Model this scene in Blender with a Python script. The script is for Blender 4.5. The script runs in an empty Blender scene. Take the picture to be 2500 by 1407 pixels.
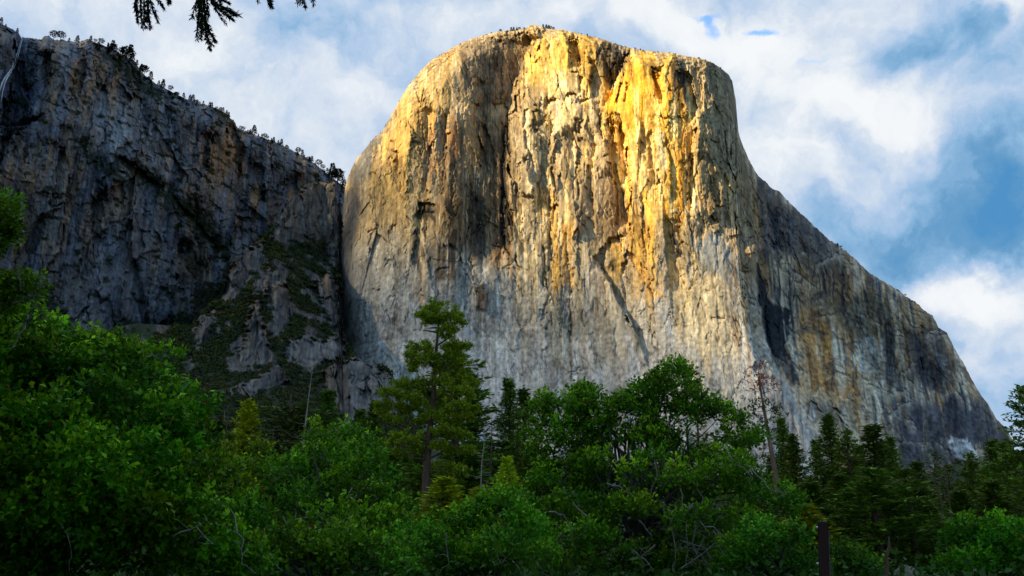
import bpy, math, random
import numpy as np

C = bpy.context.scene.collection
SC = bpy.context.scene
rad = math.radians

# ------------------------------------------------------------------ camera, sky, sun, exposure
FPX, CX, CY = 2165.0, 1250.0, 703.5            # focal length and centre in photograph pixels (2500 wide)
PITCH, EYE = rad(17.4), 1.7
cam_d = bpy.data.cameras.new('camera')
cam_d.sensor_width, cam_d.lens = 36.0, 36.0*FPX/2500.0
cam_d.clip_start, cam_d.clip_end = 0.1, 60000
cam = bpy.data.objects.new('camera', cam_d); C.objects.link(cam)
cam.location = (0, 0, EYE); cam.rotation_euler = (rad(90)+PITCH, 0, 0)
SC.camera = cam

SUN = np.array([-0.80, -0.44, 0.46]); SUN /= np.linalg.norm(SUN)   # towards the sun: behind the left shoulder
sd = bpy.data.lights.new('sun', 'SUN'); sd.energy = 3.1; sd.angle = rad(1.0); sd.color = (1.0, 0.78, 0.44)
so = bpy.data.objects.new('sun', sd); C.objects.link(so)
sun_el = math.asin(SUN[2]); sun_az = math.atan2(SUN[0], SUN[1])
so.rotation_euler = (rad(90)-sun_el, 0, math.pi-sun_az)
so.location = (0, 0, 3000)

SC.view_settings.view_transform = 'Standard'; SC.view_settings.look = 'None'
SC.view_settings.exposure = 1.55; SC.view_settings.gamma = 1.0; SC.view_settings.use_curve_mapping = False
SC.render.engine = 'CYCLES'
SC.cycles.max_bounces = 5; SC.cycles.diffuse_bounces = 3; SC.cycles.glossy_bounces = 2
SC.cycles.transmission_bounces = 3; SC.cycles.transparent_max_bounces = 12
SC.cycles.use_denoising = True

def pix(x, y):
    """photograph pixel -> (azimuth, tan elevation) of the world direction."""
    u = (np.asarray(x, float)-CX)/FPX; v = (CY-np.asarray(y, float))/FPX
    c, s = math.cos(PITCH), math.sin(PITCH)
    dy = c - v*s; dz = s + v*c
    return np.arctan2(u, dy), dz/np.hypot(u, dy)

def at(x, y, r):
    """world point at horizontal distance r from the viewpoint, in the direction of a photograph pixel."""
    a, e = pix(x, y)
    return np.stack([r*np.sin(a), r*np.cos(a), EYE+r*e], -1)

class NT:
    """small helper for node graphs"""
    def __init__(s, tree): s.t = tree; tree.nodes.clear()
    def n(s, kind, **kw):
        nd = s.t.nodes.new(kind)
        for k, v in kw.items():
            if k.startswith('_'): nd.inputs[k[1:].replace('_', ' ')].default_value = v
            else: setattr(nd, k, v)
        return nd
    def l(s, a, b): s.t.links.new(a, b)
    def m(s, op, a, b=0.0, c=None):
        nd = s.t.nodes.new('ShaderNodeMath'); nd.operation = op
        for i, v in enumerate((a, b, c)):
            if v is None: continue
            if hasattr(v, 'is_linked'): s.l(v, nd.inputs[i])
            else: nd.inputs[i].default_value = v
        return nd.outputs[0]
    def mix(s, f, a, b, mode='MIX'):
        nd = s.t.nodes.new('ShaderNodeMix'); nd.data_type = 'RGBA'; nd.blend_type = mode
        for i, v in ((0, f), (6, a), (7, b)):
            if hasattr(v, 'is_linked'): s.l(v, nd.inputs[i])
            else: nd.inputs[i].default_value = v if not isinstance(v, tuple) or len(v) == 4 else (*v, 1)
        return nd.outputs[2]

# the sky: physical blue sky with a layer of evening cloud, laid out over world directions
W = bpy.data.worlds.new('World'); SC.world = W; W.use_nodes = True
g = NT(W.node_tree)
out = g.n('ShaderNodeOutputWorld'); bg = g.n('ShaderNodeBackground'); bg.inputs[1].default_value = 0.1
g.l(bg.outputs[0], out.inputs[0])
sky = g.n('ShaderNodeTexSky', sky_type='NISHITA', sun_disc=False, sun_elevation=sun_el, sun_rotation=sun_az, altitude=1200.0,
          air_density=1.0, dust_density=0.6, ozone_density=1.5)
tc = g.n('ShaderNodeTexCoord')
# warped direction, so that every cloud edge is ragged
nz = g.n('ShaderNodeTexNoise', _Scale=7.0, _Detail=8.0, _Roughness=0.58); g.l(tc.outputs['Generated'], nz.inputs['Vector'])
w1 = g.n('ShaderNodeVectorMath', operation='SUBTRACT'); g.l(nz.outputs['Color'], w1.inputs[0]); w1.inputs[1].default_value = (.5, .5, .5)
w2 = g.n('ShaderNodeVectorMath', operation='SCALE'); g.l(w1.outputs[0], w2.inputs[0]); w2.inputs['Scale'].default_value = 0.16
wd = g.n('ShaderNodeVectorMath', operation='ADD'); g.l(tc.outputs['Generated'], wd.inputs[0]); g.l(w2.outputs[0], wd.inputs[1])
sx = g.n('ShaderNodeSeparateXYZ'); g.l(wd.outputs[0], sx.inputs[0])
sr = g.n('ShaderNodeSeparateXYZ'); g.l(tc.outputs['Generated'], sr.inputs[0])
front = g.m('MAXIMUM', sx.outputs[1], 0.05)
TA = g.m('DIVIDE', sx.outputs[0], front); TE = g.m('DIVIDE', sx.outputs[2], front)
def blob(px, py, rx, ry, wgt, acc):
    """a bank of cloud brighter (wgt > 0) or thinner (wgt < 0), centred on one direction of the sky"""
    u = (px-CX)/FPX; v = (CY-py)/FPX; c, s = math.cos(PITCH), math.sin(PITCH)
    d = (u, c-v*s, s+v*c)
    a0, e0 = d[0]/d[1], d[2]/d[1]
    dx = g.m('MULTIPLY', g.m('SUBTRACT', TA, a0), FPX*0.9/rx); dy = g.m('MULTIPLY', g.m('SUBTRACT', TE, e0), FPX*0.88/ry)
    q = g.m('ADD', g.m('MULTIPLY', dx, dx), g.m('MULTIPLY', dy, dy))
    return g.m('MULTIPLY_ADD', g.m('EXPONENT', g.m('MULTIPLY', q, -1.0)), wgt, acc)
SKY_BLOBS = [  # brightness of the cloud deck
    (60, 20, 300, 120, .12), (450, 140, 260, 90, .10), (640, 250, 260, 90, .10), (760, 90, 140, 90, -.30), (600, 20, 90, 60, -.10),
    (880, 200, 120, 70, .14), (1000, 60, 170, 60, .10), (1120, 20, 120, 50, -.12), (800, 340, 120, 60, .10), (1500, 40, 330, 80, .30), (1650, 110, 120, 40, .15),
    (1890, 130, 200, 130, .28), (1760, 80, 120, 60, .15), (2040, 240, 120, 70, .30), (1930, 390, 120, 100, .30), (2230, 270, 170, 90, .30), (2000, 310, 150, 60, -.02),
    (1880, 270, 70, 50, -.14), (2380, 130, 170, 130, -.36), (2180, 110, 110, 90, -.22), (2480, 30, 60, 120, .30), (2350, 60, 160, 50, -.10), (2470, 420, 190, 150, -.46),
    (2250, 560, 260, 100, -.36), (2480, 600, 120, 90, -.26), (2080, 500, 110, 90, .12), (2360, 700, 110, 60, .30), (2260, 705, 50, 40, .22),
    (2470, 730, 100, 60, .22), (2400, 820, 190, 60, .08), (2400, 910, 180, 50, .14), (2480, 880, 60, 40, -.20), (2420, 1010, 160, 70, -.02), (2330, 800, 100, 50, -.22), (2430, 960, 120, 60, -.06), (2300, 650, 60, 30, -.1), (2180, 640, 90, 60, -.10)]
acc = 0.61
for b in SKY_BLOBS: acc = blob(*b, acc)
n2 = g.n('ShaderNodeTexNoise', _Scale=8.5, _Detail=12.0, _Roughness=0.62); g.l(wd.outputs[0], n2.inputs['Vector'])
acc = g.m('ADD', acc, g.m('MULTIPLY', g.m('SUBTRACT', n2.outputs['Fac'], 0.5), 0.85))
n3 = g.n('ShaderNodeTexNoise', _Scale=22.0, _Detail=8.0, _Roughness=0.6); g.l(wd.outputs[0], n3.inputs['Vector'])
acc = g.m('ADD', acc, g.m('MULTIPLY', g.m('SUBTRACT', n3.outputs['Fac'], 0.5), 0.50))
back = g.n('ShaderNodeMapRange', _From_Min=-0.25, _From_Max=0.35); g.l(sr.outputs[1], back.inputs['Value'])
acc = g.m('MULTIPLY', acc, g.m('MULTIPLY_ADD', back.outputs[0], 0.36, 0.64))      # unseen sky behind the viewer dimmed to weaken its fill light
ramp = g.n('ShaderNodeValToRGB'); g.l(acc, ramp.inputs[0])
cr = ramp.color_ramp
cr.elements[0].position = 0.0; cr.elements[0].color = (0.08, 0.28, 0.56, 1)
cr.elements[1].position = 1.0; cr.elements[1].color = (0.90, 0.92, 0.94, 1)
for p, c in ((.2, (.14, .34, .58)), (.38, (.27, .47, .71)), (.55, (.46, .60, .80)), (.72, (.66, .74, .85)), (.88, (.84, .88, .92))):
    e = cr.elements.new(p); e.color = (*c, 1)
HOLES = [(1715, 30, 34, 50, 1.9), (1845, 38, 46, 22, 1.9), (1715, 3, 80, 18, 1.2), (1770, 25, 40, 26, -.9), (1990, 130, 46, 16, 1.3), (1888, 90, 16, 10, .6), (2430, 350, 150, 60, .35)]
h = 0.0
for b in HOLES: h = blob(*b, h)
h = g.m('ADD', h, g.m('MULTIPLY', g.m('ADD', g.m('SUBTRACT', n2.outputs['Fac'], 0.5), g.m('MULTIPLY', g.m('SUBTRACT', n3.outputs['Fac'], 0.5), 0.8)), 1.9))
hm = g.n('ShaderNodeMapRange', _From_Min=0.55, _From_Max=2.1, interpolation_type='SMOOTHSTEP'); g.l(h, hm.inputs['Value'])
hs = g.n('ShaderNodeHueSaturation', _Saturation=1.15, _Value=1.45); g.l(sky.outputs[0], hs.inputs['Color'])
deck = g.mix(1.0, ramp.outputs[0], (3.5, 3.5, 3.5), 'MULTIPLY')
g.l(g.mix(g.m('MULTIPLY', hm.outputs[0], .92), deck, hs.outputs[0]), bg.inputs[0])

# ------------------------------------------------------------------ numpy helpers
_P = {}
def _perm(seed):
    if seed not in _P:
        r = np.random.RandomState(seed); p = r.permutation(256).astype(np.int32)
        a = r.rand(256)*2*np.pi
        _P[seed] = (np.concatenate([p, p]), np.cos(a).astype(np.float32), np.sin(a).astype(np.float32))
    return _P[seed]
def gnoise(x, y, seed=0):
    p, gx, gy = _perm(seed)
    x = np.asarray(x, np.float32); y = np.asarray(y, np.float32)
    xf = np.floor(x); yf = np.floor(y); xi = xf.astype(np.int32) & 255; yi = yf.astype(np.int32) & 255
    fx = x-xf; fy = y-yf
    u = fx*fx*fx*(fx*(fx*6-15)+10); v = fy*fy*fy*(fy*(fy*6-15)+10)
    def gr(i, j):
        h = p[p[(xi+i) & 255]+((yi+j) & 255)]
        return gx[h]*(fx-i)+gy[h]*(fy-j)
    a = gr(0, 0); b = gr(1, 0); c = gr(0, 1); d = gr(1, 1)
    return ((a+u*(b-a))*(1-v)+(c+u*(d-c))*v)*1.5
def fbm(x, y, octv=4, seed=0, rough=0.5, lac=2.03):
    s = 0; a = 1.0; t = 0
    for o in range(octv):
        s = s+a*gnoise(x, y, seed+o); t += a; a *= rough; x = x*lac+11.7; y = y*lac+5.3
    return s/t
def ridged(x, y, octv=4, seed=0, rough=0.5):
    s = 0; a = 1.0; t = 0
    for o in range(octv):
        s = s+a*(1-2*np.abs(gnoise(x, y, seed+o))); t += a; a *= rough; x = x*2.03+3.1; y = y*2.03+7.7
    return s/t
def facets(x, y, seed=0, tilt=0.5):
    """cracked rock: jittered cells, each a plane of its own offset and tilt. Returns (height, distance to the cell edge, cell random)."""
    p, _, _ = _perm(seed)
    rs = np.random.RandomState(seed+77); R = rs.rand(5, 256).astype(np.float32)
    x = np.asarray(x, np.float32); y = np.asarray(y, np.float32)
    xi = np.floor(x).astype(np.int32); yi = np.floor(y).astype(np.int32)
    b1 = np.full(x.shape, 9e9, np.float32); b2 = b1.copy(); hv = np.zeros_like(x); rv = np.zeros_like(x)
    for i in (-1, 0, 1):
        for j in (-1, 0, 1):
            h = p[p[(xi+i) & 255]+((yi+j) & 255)]
            cx = xi+i+R[0][h]; cy = yi+j+R[1][h]
            d = (x-cx)**2+(y-cy)**2
            near = d < b1
            b2 = np.where(near, b1, np.minimum(b2, d))
            hv = np.where(near, R[2][h]-.5+tilt*((R[3][h]-.5)*(x-cx)+(R[4][h]-.5)*(y-cy))*2, hv)
            rv = np.where(near, R[2][(h+91) & 255], rv)
            b1 = np.where(near, d, b1)
    return hv, np.sqrt(b2)-np.sqrt(b1), rv
def sstep(a, b, x):
    t = np.clip((x-a)/(b-a), 0, 1); return t*t*(3-2*t)
def inside(X, Y, poly):
    ins = np.zeros(X.shape, bool); n = len(poly)
    for i in range(n):
        x1, y1 = poly[i]; x2, y2 = poly[(i+1) % n]
        if y1 == y2: continue
        c = (y1 > Y) != (y2 > Y)
        ins ^= c & (X < (x2-x1)*(Y-y1)/(y2-y1)+x1)
    return ins
def pdist(X, Y, pts, closed=False):
    d = np.full(X.shape, 9e9, np.float32); pts = list(pts)+([pts[0]] if closed else [])
    for (x1, y1), (x2, y2) in zip(pts[:-1], pts[1:]):
        ax, ay = x2-x1, y2-y1; L = ax*ax+ay*ay+1e-9
        t = np.clip(((X-x1)*ax+(Y-y1)*ay)/L, 0, 1)
        d = np.minimum(d, (X-x1-t*ax)**2+(Y-y1-t*ay)**2)
    return np.sqrt(d)

def make_mesh(name, V, F, mat, parent=None, col=None, smooth=False, F3=None):
    """one mesh object from arrays: V (n,3), F (m,4) quads and/or F3 (k,3) triangles, col (n,3) colours"""
    me = bpy.data.meshes.new(name)
    V = np.ascontiguousarray(V, np.float32)
    parts = [a for a in (F, F3) if a is not None and len(a)]
    loops = np.concatenate([np.asarray(a, np.int32).ravel() for a in parts])
    tot = np.concatenate([np.full(len(a), a.shape[1], np.int32) for a in (np.asarray(q) for q in parts)])
    me.vertices.add(len(V)); me.vertices.foreach_set('co', V.ravel())
    me.loops.add(len(loops)); me.loops.foreach_set('vertex_index', loops)
    me.polygons.add(len(tot)); me.polygons.foreach_set('loop_start', np.concatenate([[0], np.cumsum(tot)[:-1]]).astype(np.int32))
    me.polygons.foreach_set('loop_total', tot)
    if smooth: me.polygons.foreach_set('use_smooth', np.ones(len(tot), bool))
    if col is not None:
        ca = me.color_attributes.new('tint', 'FLOAT_COLOR', 'POINT')
        ca.data.foreach_set('color', np.concatenate([np.clip(col, 0, 1), np.ones((len(V), 1))], 1).astype(np.float32).ravel())
    me.update(calc_edges=True)
    if mat: me.materials.append(mat)
    o = bpy.data.objects.new(name, me); C.objects.link(o)
    if parent: o.parent = parent
    return o
def grid_faces(nr, nc):
    i = np.arange(nr*nc).reshape(nr, nc)
    return np.stack([i[:-1, :-1], i[1:, :-1], i[1:, 1:], i[:-1, 1:]], -1).reshape(-1, 4)
def tag(o, label=None, cat=None, group=None, kind=None):
    for k, v in (('label', label), ('category', cat), ('group', group), ('kind', kind)):
        if v: o[k] = v
    return o
def empty(name, loc, label, cat, group=None):
    o = bpy.data.objects.new(name, None); C.objects.link(o); o.location = loc; o.empty_display_size = 0.5
    return tag(o, label, cat, group)

def rock_material(name, scale=1.0, bump=0.6, var=0.35):
    m = bpy.data.materials.new(name); m.use_nodes = True; q = NT(m.node_tree)
    o = q.n('ShaderNodeOutputMaterial'); b = q.n('ShaderNodeBsdfPrincipled'); q.l(b.outputs[0], o.inputs[0])
    b.inputs['Roughness'].default_value = 0.92; b.inputs['Specular IOR Level'].default_value = 0.15
    vc = q.n('ShaderNodeVertexColor', layer_name='tint'); t = q.n('ShaderNodeTexCoord')
    n1 = q.n('ShaderNodeTexNoise', _Scale=0.28*scale, _Detail=6.0, _Roughness=0.65); q.l(t.outputs['Object'], n1.inputs['Vector'])
    mp = q.n('ShaderNodeMapping'); mp.inputs['Scale'].default_value = (0.16*scale, 0.16*scale, 0.014*scale); q.l(t.outputs['Object'], mp.inputs[0])
    n2 = q.n('ShaderNodeTexNoise', _Scale=1.0, _Detail=5.0, _Roughness=0.6); q.l(mp.outputs[0], n2.inputs['Vector'])
    f1 = q.m('MULTIPLY_ADD', q.m('SUBTRACT', n1.outputs['Fac'], .5), 2*var, 1.0)
    f2 = q.m('MULTIPLY_ADD', q.m('SUBTRACT', n2.outputs['Fac'], .5), 2*var, 1.0)
    f = q.m('MULTIPLY', f1, f2); cb = q.n('ShaderNodeCombineColor')
    for i in range(3): q.l(f, cb.inputs[i])
    q.l(q.mix(1.0, vc.outputs[0], cb.outputs[0], 'MULTIPLY'), b.inputs['Base Color'])
    bp = q.n('ShaderNodeBump', _Strength=bump, _Distance=1.2/scale); q.l(n1.outputs['Fac'], bp.inputs['Height']); q.l(bp.outputs[0], b.inputs['Normal'])
    return m
# ------------------------------------------------------------------ the mountains
class Relief:
    """depth (metres, + is away from the viewer) and colour of a rock wall, over a grid of viewing directions"""
    def __init__(s, X, Y, seed):
        s.X, s.Y = X.astype(np.float32), Y.astype(np.float32); s.D = np.zeros_like(s.X); s.seed = seed
        j1 = facets(s.X/17, s.Y/40, seed+40, 1.0)[0]; j2 = facets(s.X/6, s.Y/15, seed+41, 1.0)[0]; j3 = facets(s.X/22, s.Y/22, seed+42, 1.0)[0]
        s.WX = s.X+8*j1+3*j2+.6*gnoise(s.X/5, s.Y/9, seed+47); s.WY = s.Y+9*j3+4*j2+.8*gnoise(s.X/7, s.Y/7, seed+48)     # jagged, not wavy
    def _v(s, poly):
        p = np.array(sorted(poly, key=lambda q: q[1]), float); x = np.interp(s.WY, p[:, 1], p[:, 0])
        t = (s.WY-p[0, 1])/(p[-1, 1]-p[0, 1]); tap = sstep(-0.04, .14, t)*sstep(1.04, .82, t)
        return s.WX-x, tap
    def _h(s, poly):
        p = np.array(sorted(poly), float); y = np.interp(s.WX, p[:, 0], p[:, 1])
        t = (s.WX-p[0, 0])/(p[-1, 0]-p[0, 0]); tap = sstep(-0.05, .2, t)*sstep(1.05, .8, t)
        return s.WY-y, tap
    def drop(s, amp, w, poly):
        d, t = s._v(poly); s.D += amp*t*sstep(-1, 2.5, d)*np.clip(1-d/w, 0, 1)
    def rise(s, amp, w, poly):
        d, t = s._v(poly); s.D += amp*t*sstep(1, -2.5, d)*np.clip(1+d/w, 0, 1)
    def ramp(s, amp, ret, left, right_):
        """a plane that swings away to the right between two traced lines, then steps back out over ret pixels"""
        L, Rr = np.array(sorted(left, key=lambda q: q[1]), float), np.array(sorted(right_, key=lambda q: q[1]), float)
        xl = np.interp(s.WY, L[:, 1], L[:, 0]); xr = np.interp(s.WY, Rr[:, 1], Rr[:, 0]); y0, y1 = max(L[0, 1], Rr[0, 1]), min(L[-1, 1], Rr[-1, 1])
        t = (s.WY-y0)/(y1-y0); tap = sstep(-.12, .10, t)*sstep(1.12, .86, t); u = (s.WX-xl)/(xr-xl)
        s.D += amp*tap*np.clip(u, 0, 1)*np.clip(1-(s.WX-xr)/ret, 0, 1)
    def groove(s, amp, w, poly):
        d, t = s._v(poly); s.D += amp*t*np.exp(-(d/w)**2)
    def roof(s, amp, w, poly):
        d, t = s._h(poly); s.D += amp*t*sstep(-1, 2, d)*np.clip(1-d/w, 0, 1)
    def ledge(s, amp, w, poly):
        d, t = s._h(poly); s.D += amp*t*sstep(1, -2, d)*np.clip(1+d/w, 0, 1)
    def bump(s, amp, soft, poly):
        s.D -= amp*s.mask(poly, soft, 0)
    def mask(s, poly, soft, rough=.5, nz=None):
        out = np.zeros_like(s.X); p = np.array(poly, float); m = soft*1.6+6
        bb = (s.X > p[:, 0].min()-m) & (s.X < p[:, 0].max()+m) & (s.Y > p[:, 1].min()-m) & (s.Y < p[:, 1].max()+m)
        if not bb.any(): return out
        x, y = s.WX[bb], s.WY[bb]
        d = pdist(x, y, poly, True)*np.where(inside(x, y, poly), 1, -1)
        if nz is not None: d = d+nz[bb]*rough*soft*2
        out[bb] = sstep(-soft*.5, soft*.5, d); return out
    def streaks(s, col, xs, st2, st3, n, x0, x1, y0, y1, c, k, w, ln, seed):
        """n water streaks of one colour, hanging plumb, scattered over a region of the wall"""
        rs = np.random.RandomState(seed); c = np.array(c, np.float32)
        for _ in range(n):
            xx = rs.uniform(x0, x1); ya = rs.uniform(y0, y1-20); L = rs.uniform(*ln); ww = rs.uniform(*w); kk = rs.uniform(*k); i0, i1 = np.searchsorted(xs, (xx-34, xx+34)); yy = s.Y[:, i0:i1]
            d = (s.WX[:, i0:i1]*.35+s.X[:, i0:i1]*.65)-(xx+(yy-ya)*(xx-1250)/(ya+6200)); t = (yy-ya)/L
            m = kk*np.exp(-(d/(ww*(1+.35*st2[:, i0:i1])))**2)*sstep(-.02, .05, t)*sstep(1.0, .45, t)*np.clip(.75+1.2*st3[:, i0:i1], 0, 1)
            col[:, i0:i1] += (c-col[:, i0:i1])*m[..., None]
        return col
    def line(s, poly, w):
        """soft line mask of half width w along a roughly vertical polyline"""
        d, t = s._v(poly); return t*np.exp(-(d/w)**2)
    def hline(s, poly, w):
        d, t = s._h(poly); return t*np.exp(-(d/w)**2)

def lerp(col, c, w): return col+(np.array(c, np.float32)-col)*w[..., None]
def back_rows(P, seq):
    """rows that carry the wall over its crest and down behind it, so that the mountain has a back"""
    top = P[0]; h = top[:, :2]/np.linalg.norm(top[:, :2], axis=1)[:, None]
    rows = []
    for dr, fz in seq:
        q = top.copy(); q[:, :2] += h*dr; q[:, 2] = np.maximum(q[:, 2]*fz, -5); rows.append(q)
    return np.stack(rows[::-1])

granite = rock_material('granite', 1.3, 0.38, 0.34)
dark_granite = rock_material('dark_granite', 0.8, 0.8, 0.34)

# --- the great monolith ------------------------------------------------------------------------------------------
SKYLINE = [(780, 1330), (806, 1100), (816, 800), (820, 690), (824, 630), (832, 560), (838, 500), (843, 452), (858, 412), (872, 386), (890, 366), (905, 346), (918, 332), (934, 320), (944, 300), (950, 293), (966, 262), (985, 230),
    (998, 208), (1010, 194), (1024, 176), (1038, 162), (1052, 150), (1062, 142), (1085, 130), (1110, 114), (1140, 99), (1180, 86), (1220, 77), (1252, 74), (1284, 70), (1294, 62), (1310, 61), (1320, 66),
    (1340, 71), (1372, 73), (1400, 79), (1440, 88), (1480, 99), (1520, 113), (1560, 122), (1600, 126), (1640, 130), (1680, 138), (1710, 143), (1735, 151), (1760, 166), (1780, 184), (1788, 199), (1791, 217),
    (1796, 242), (1797.5, 292), (1801, 316), (1808, 340), (1815, 358), (1826, 385), (1842, 415), (1852, 430), (1880, 454), (1906, 470), (1922, 489), (1950, 515), (1990, 554), (2028, 588), (2050, 600), (2086, 630),
    (2120, 664), (2160, 688), (2200, 714), (2230, 735), (2258, 758), (2276, 770), (2290, 797), (2312, 812), (2330, 850), (2352, 885), (2370, 924), (2396, 965), (2412, 986), (2430, 1018), (2452, 1044), (2475, 1075)]
def monolith():
    sk = np.array(SKYLINE, float)
    nc, nr = 1080, 600
    xs = np.sort(np.concatenate([np.linspace(782, 2472, nc-60), np.linspace(1784, 1812, 60)])); nc = len(xs)
    ytop = np.interp(xs, sk[:, 0], sk[:, 1])+2.2*fbm(xs/9, xs*0, 4, 5)+1.5*gnoise(xs/3.1, xs*0+4, 6)+sstep(1830, 1870, xs)*(4.5*fbm(xs/22, xs*0+9, 3, 7)+3.5*np.abs(gnoise(xs/34, xs*0+3, 8)))
    t = np.linspace(0, 1, nr)[:, None]
    ytop = ytop+45*fbm(xs/4, xs*0+6, 3, 9)*sstep(812, 820, xs)*sstep(850, 838, xs)
    ybot = np.interp(xs, [780, 1500, 2000, 2472], [1330, 1330, 1340, 1345])
    Y = ytop[None]+(ybot-ytop)[None]*(0.12*t*t+0.88*t); X = np.broadcast_to(xs[None], Y.shape).copy()
    A, E = pix(X, Y)
    R = Relief(X, Y, 11); X, Y = R.X, R.Y
    # plan of the wall: rounded left buttress, broad main face, the nose, then the long wall turning away
    nose = np.interp(Y, [150, 290, 480, 600, 700, 830, 900, 1000, 1150, 1300], [1790, 1797, 1832, 1846, 1853, 1870, 1896, 1950, 2030, 2100])
    xp = np.where(X < 1500, X, 1500+(X-1500)*345/np.maximum(nose-1500, 10))
    xp = np.where(X > nose, 1845+(X-nose)*(2500-1845)/(2500-nose), xp)
    r = np.interp(xp, [780, 840, 880, 930, 1000, 1080, 1150, 1260, 1330, 1480, 1620, 1700, 1760, 1800, 1830, 1850, 1880, 1950, 2100, 2200, 2300, 2400, 2500],
                  [1480, 1415, 1374, 1340, 1314, 1300, 1302, 1310, 1300, 1292, 1264, 1262, 1258, 1262, 1278, 1305, 1345, 1425, 1575, 1668, 1750, 1835, 1930])
    z = r*E
    r = r-0.34*np.clip(330-z, 0, 400)+np.clip(z-800, 0, 200)**2/650.
    dsk = np.full(X.shape, 9e3, np.float32)
    for i in range(0, len(sk)-1):
        dsk = np.minimum(dsk, pdist(X, Y, sk[i:i+2]))
    rr = np.interp(X, [780, 1000, 1250, 1750, 1800, 2475], [95, 80, 34, 30, 46, 60]); dp = np.interp(X, [780, 1000, 1250, 1750, 1800, 2475], [120, 90, 34, 30, 90, 110])
    q = np.clip(1-dsk/rr, 0, 1); r = r+dp*(1-np.sqrt(np.maximum(1-q*q, 0)))
    a = A*1300; z = r*E
    right = sstep(-6, 10, X-nose)
    low = sstep(560, 820, Y); face = 1-right
    # rock texture: cracked facets, ribs, columns
    wa = a+3*fbm(a/45, z/120, 3, 21)+3*facets(a/15, z/44, 22, 1)[0]; wz = z+8*fbm(a/60, z/60, 3, 25)
    cm = sstep(.05, .45, fbm(a/60, z/110, 3, 29)); f1, e1, k1 = facets(wa/46, wz/230, 3, .9); f2, e2, k2 = facets(wa/16+.3*gnoise(a/14, z/16, 15), wz/105, 4, 1.1); f3, e3, k3 = facets(wa/6+.4*gnoise(a/7, z/8, 16), wz/34, 5, 1.1)
    rib = ridged(wa/34, wz/420, 3, 31); rib2 = ridged(wa/11, wz/150, 3, 35)
    amp = (1-.62*low)*(1-.05*right)
    amp = amp*(.35+.75*sstep(-.25, .3, fbm(a/110, z/170, 3, 19)))      # broken areas between smooth slabs
    R.D += amp*(-7*f1-3.2*f2-1.0*f3-1.0*(rib-.4)-.5*(rib2-.4))
    R.D += 7*fbm(a/140, z/300, 3, 51)*(1-.3*low)+.5*fbm(a/9, z/20, 4, 55)+.2*gnoise(a/2.4, z/3.6, 59)
    wb, wc = wa*.90+wz*.30, wz*.92-wa*.30
    f4, e4, k4 = facets(wb/10, wc/64, 6, 1.2); f5, e5, k5 = facets((a-.25*z)/4.2+.3*gnoise(a/6, z/9, 17), z/13, 8, 1.3)
    R.D += (1-.35*low)*(-1.5*f4-.3*f5)+1.2*sstep(.10, 0, e4)*sstep(0, .3, fbm(a/40, z/50, 3, 18))
    R.D += low*(-1.2*f2-.6*f3)*(1-right)
    R.D += amp*cm*3.0*(sstep(.09, 0, e2)+.5*sstep(.10, 0, e3))
    top = sstep(60, 8, dsk)*(X > 1000)*(X < 1800)
    R.D += top*3.5*fbm(a/12, z/5, 4, 63)
    # traced planes that turn from the sun, corners, cracks, roofs and flakes
    for amp_, ret, l, q in (
        (40, 34, [(1122, 90), (1130, 196), (1140, 272)], [(1290, 90), (1287, 132), (1271, 165), (1251, 208), (1240, 272)]), (34, 26, [(1118, 262), (1108, 330), (1092, 430), (1070, 560), (1060, 640)], [(1236, 262), (1226, 330), (1228, 460), (1226, 640)]),
        (82, 400, [(1648, 135), (1672, 240), (1700, 320), (1696, 420), (1690, 590)], [(1770, 135), (1800, 290), (1820, 420), (1836, 590)]), (30, 16, [(1436, 110), (1437, 190), (1440, 250)], [(1545, 110), (1521, 160), (1497, 210), (1492, 250)]),
        (16, 6, [(1383, 92), (1388, 170)], [(1408, 92), (1409, 170)]), (26, 10, [(1436, 420), (1446, 600)], [(1528, 420), (1531, 600)]), (20, 10, [(1476, 290), (1488, 440)], [(1514, 290), (1534, 440)]), (14, 10, [(1300, 290), (1306, 520)], [(1344, 290), (1346, 520)]), (16, 10, [(1352, 320), (1356, 480)], [(1398, 320), (1402, 480)]),
        (14, 8, [(1408, 330), (1420, 560)], [(1450, 330), (1446, 560)]), (10, 8, [(1300, 480), (1310, 720)], [(1342, 480), (1348, 720)]), (10, 8, [(1360, 560), (1366, 860)], [(1386, 560), (1392, 860)]), (16, 14, [(1000, 260), (985, 480)], [(1048, 260), (1040, 480)]), (12, 12, [(1048, 280), (1046, 480)], [(1090, 280), (1080, 480)]),
        (10, 8, [(985, 500), (975, 740)], [(1030, 500), (1026, 740)]), (12, 10, [(1570, 170), (1580, 260)], [(1610, 170), (1616, 260)]), (10, 8, [(1556, 290), (1566, 480)], [(1596, 290), (1606, 480)]), (18, 14, [(1636, 280), (1640, 520)], [(1690, 280), (1684, 520)]), (14, 12, [(1590, 540), (1600, 720)], [(1660, 540), (1664, 720)])):
        R.ramp(amp_*.9, ret, l, q)
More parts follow.
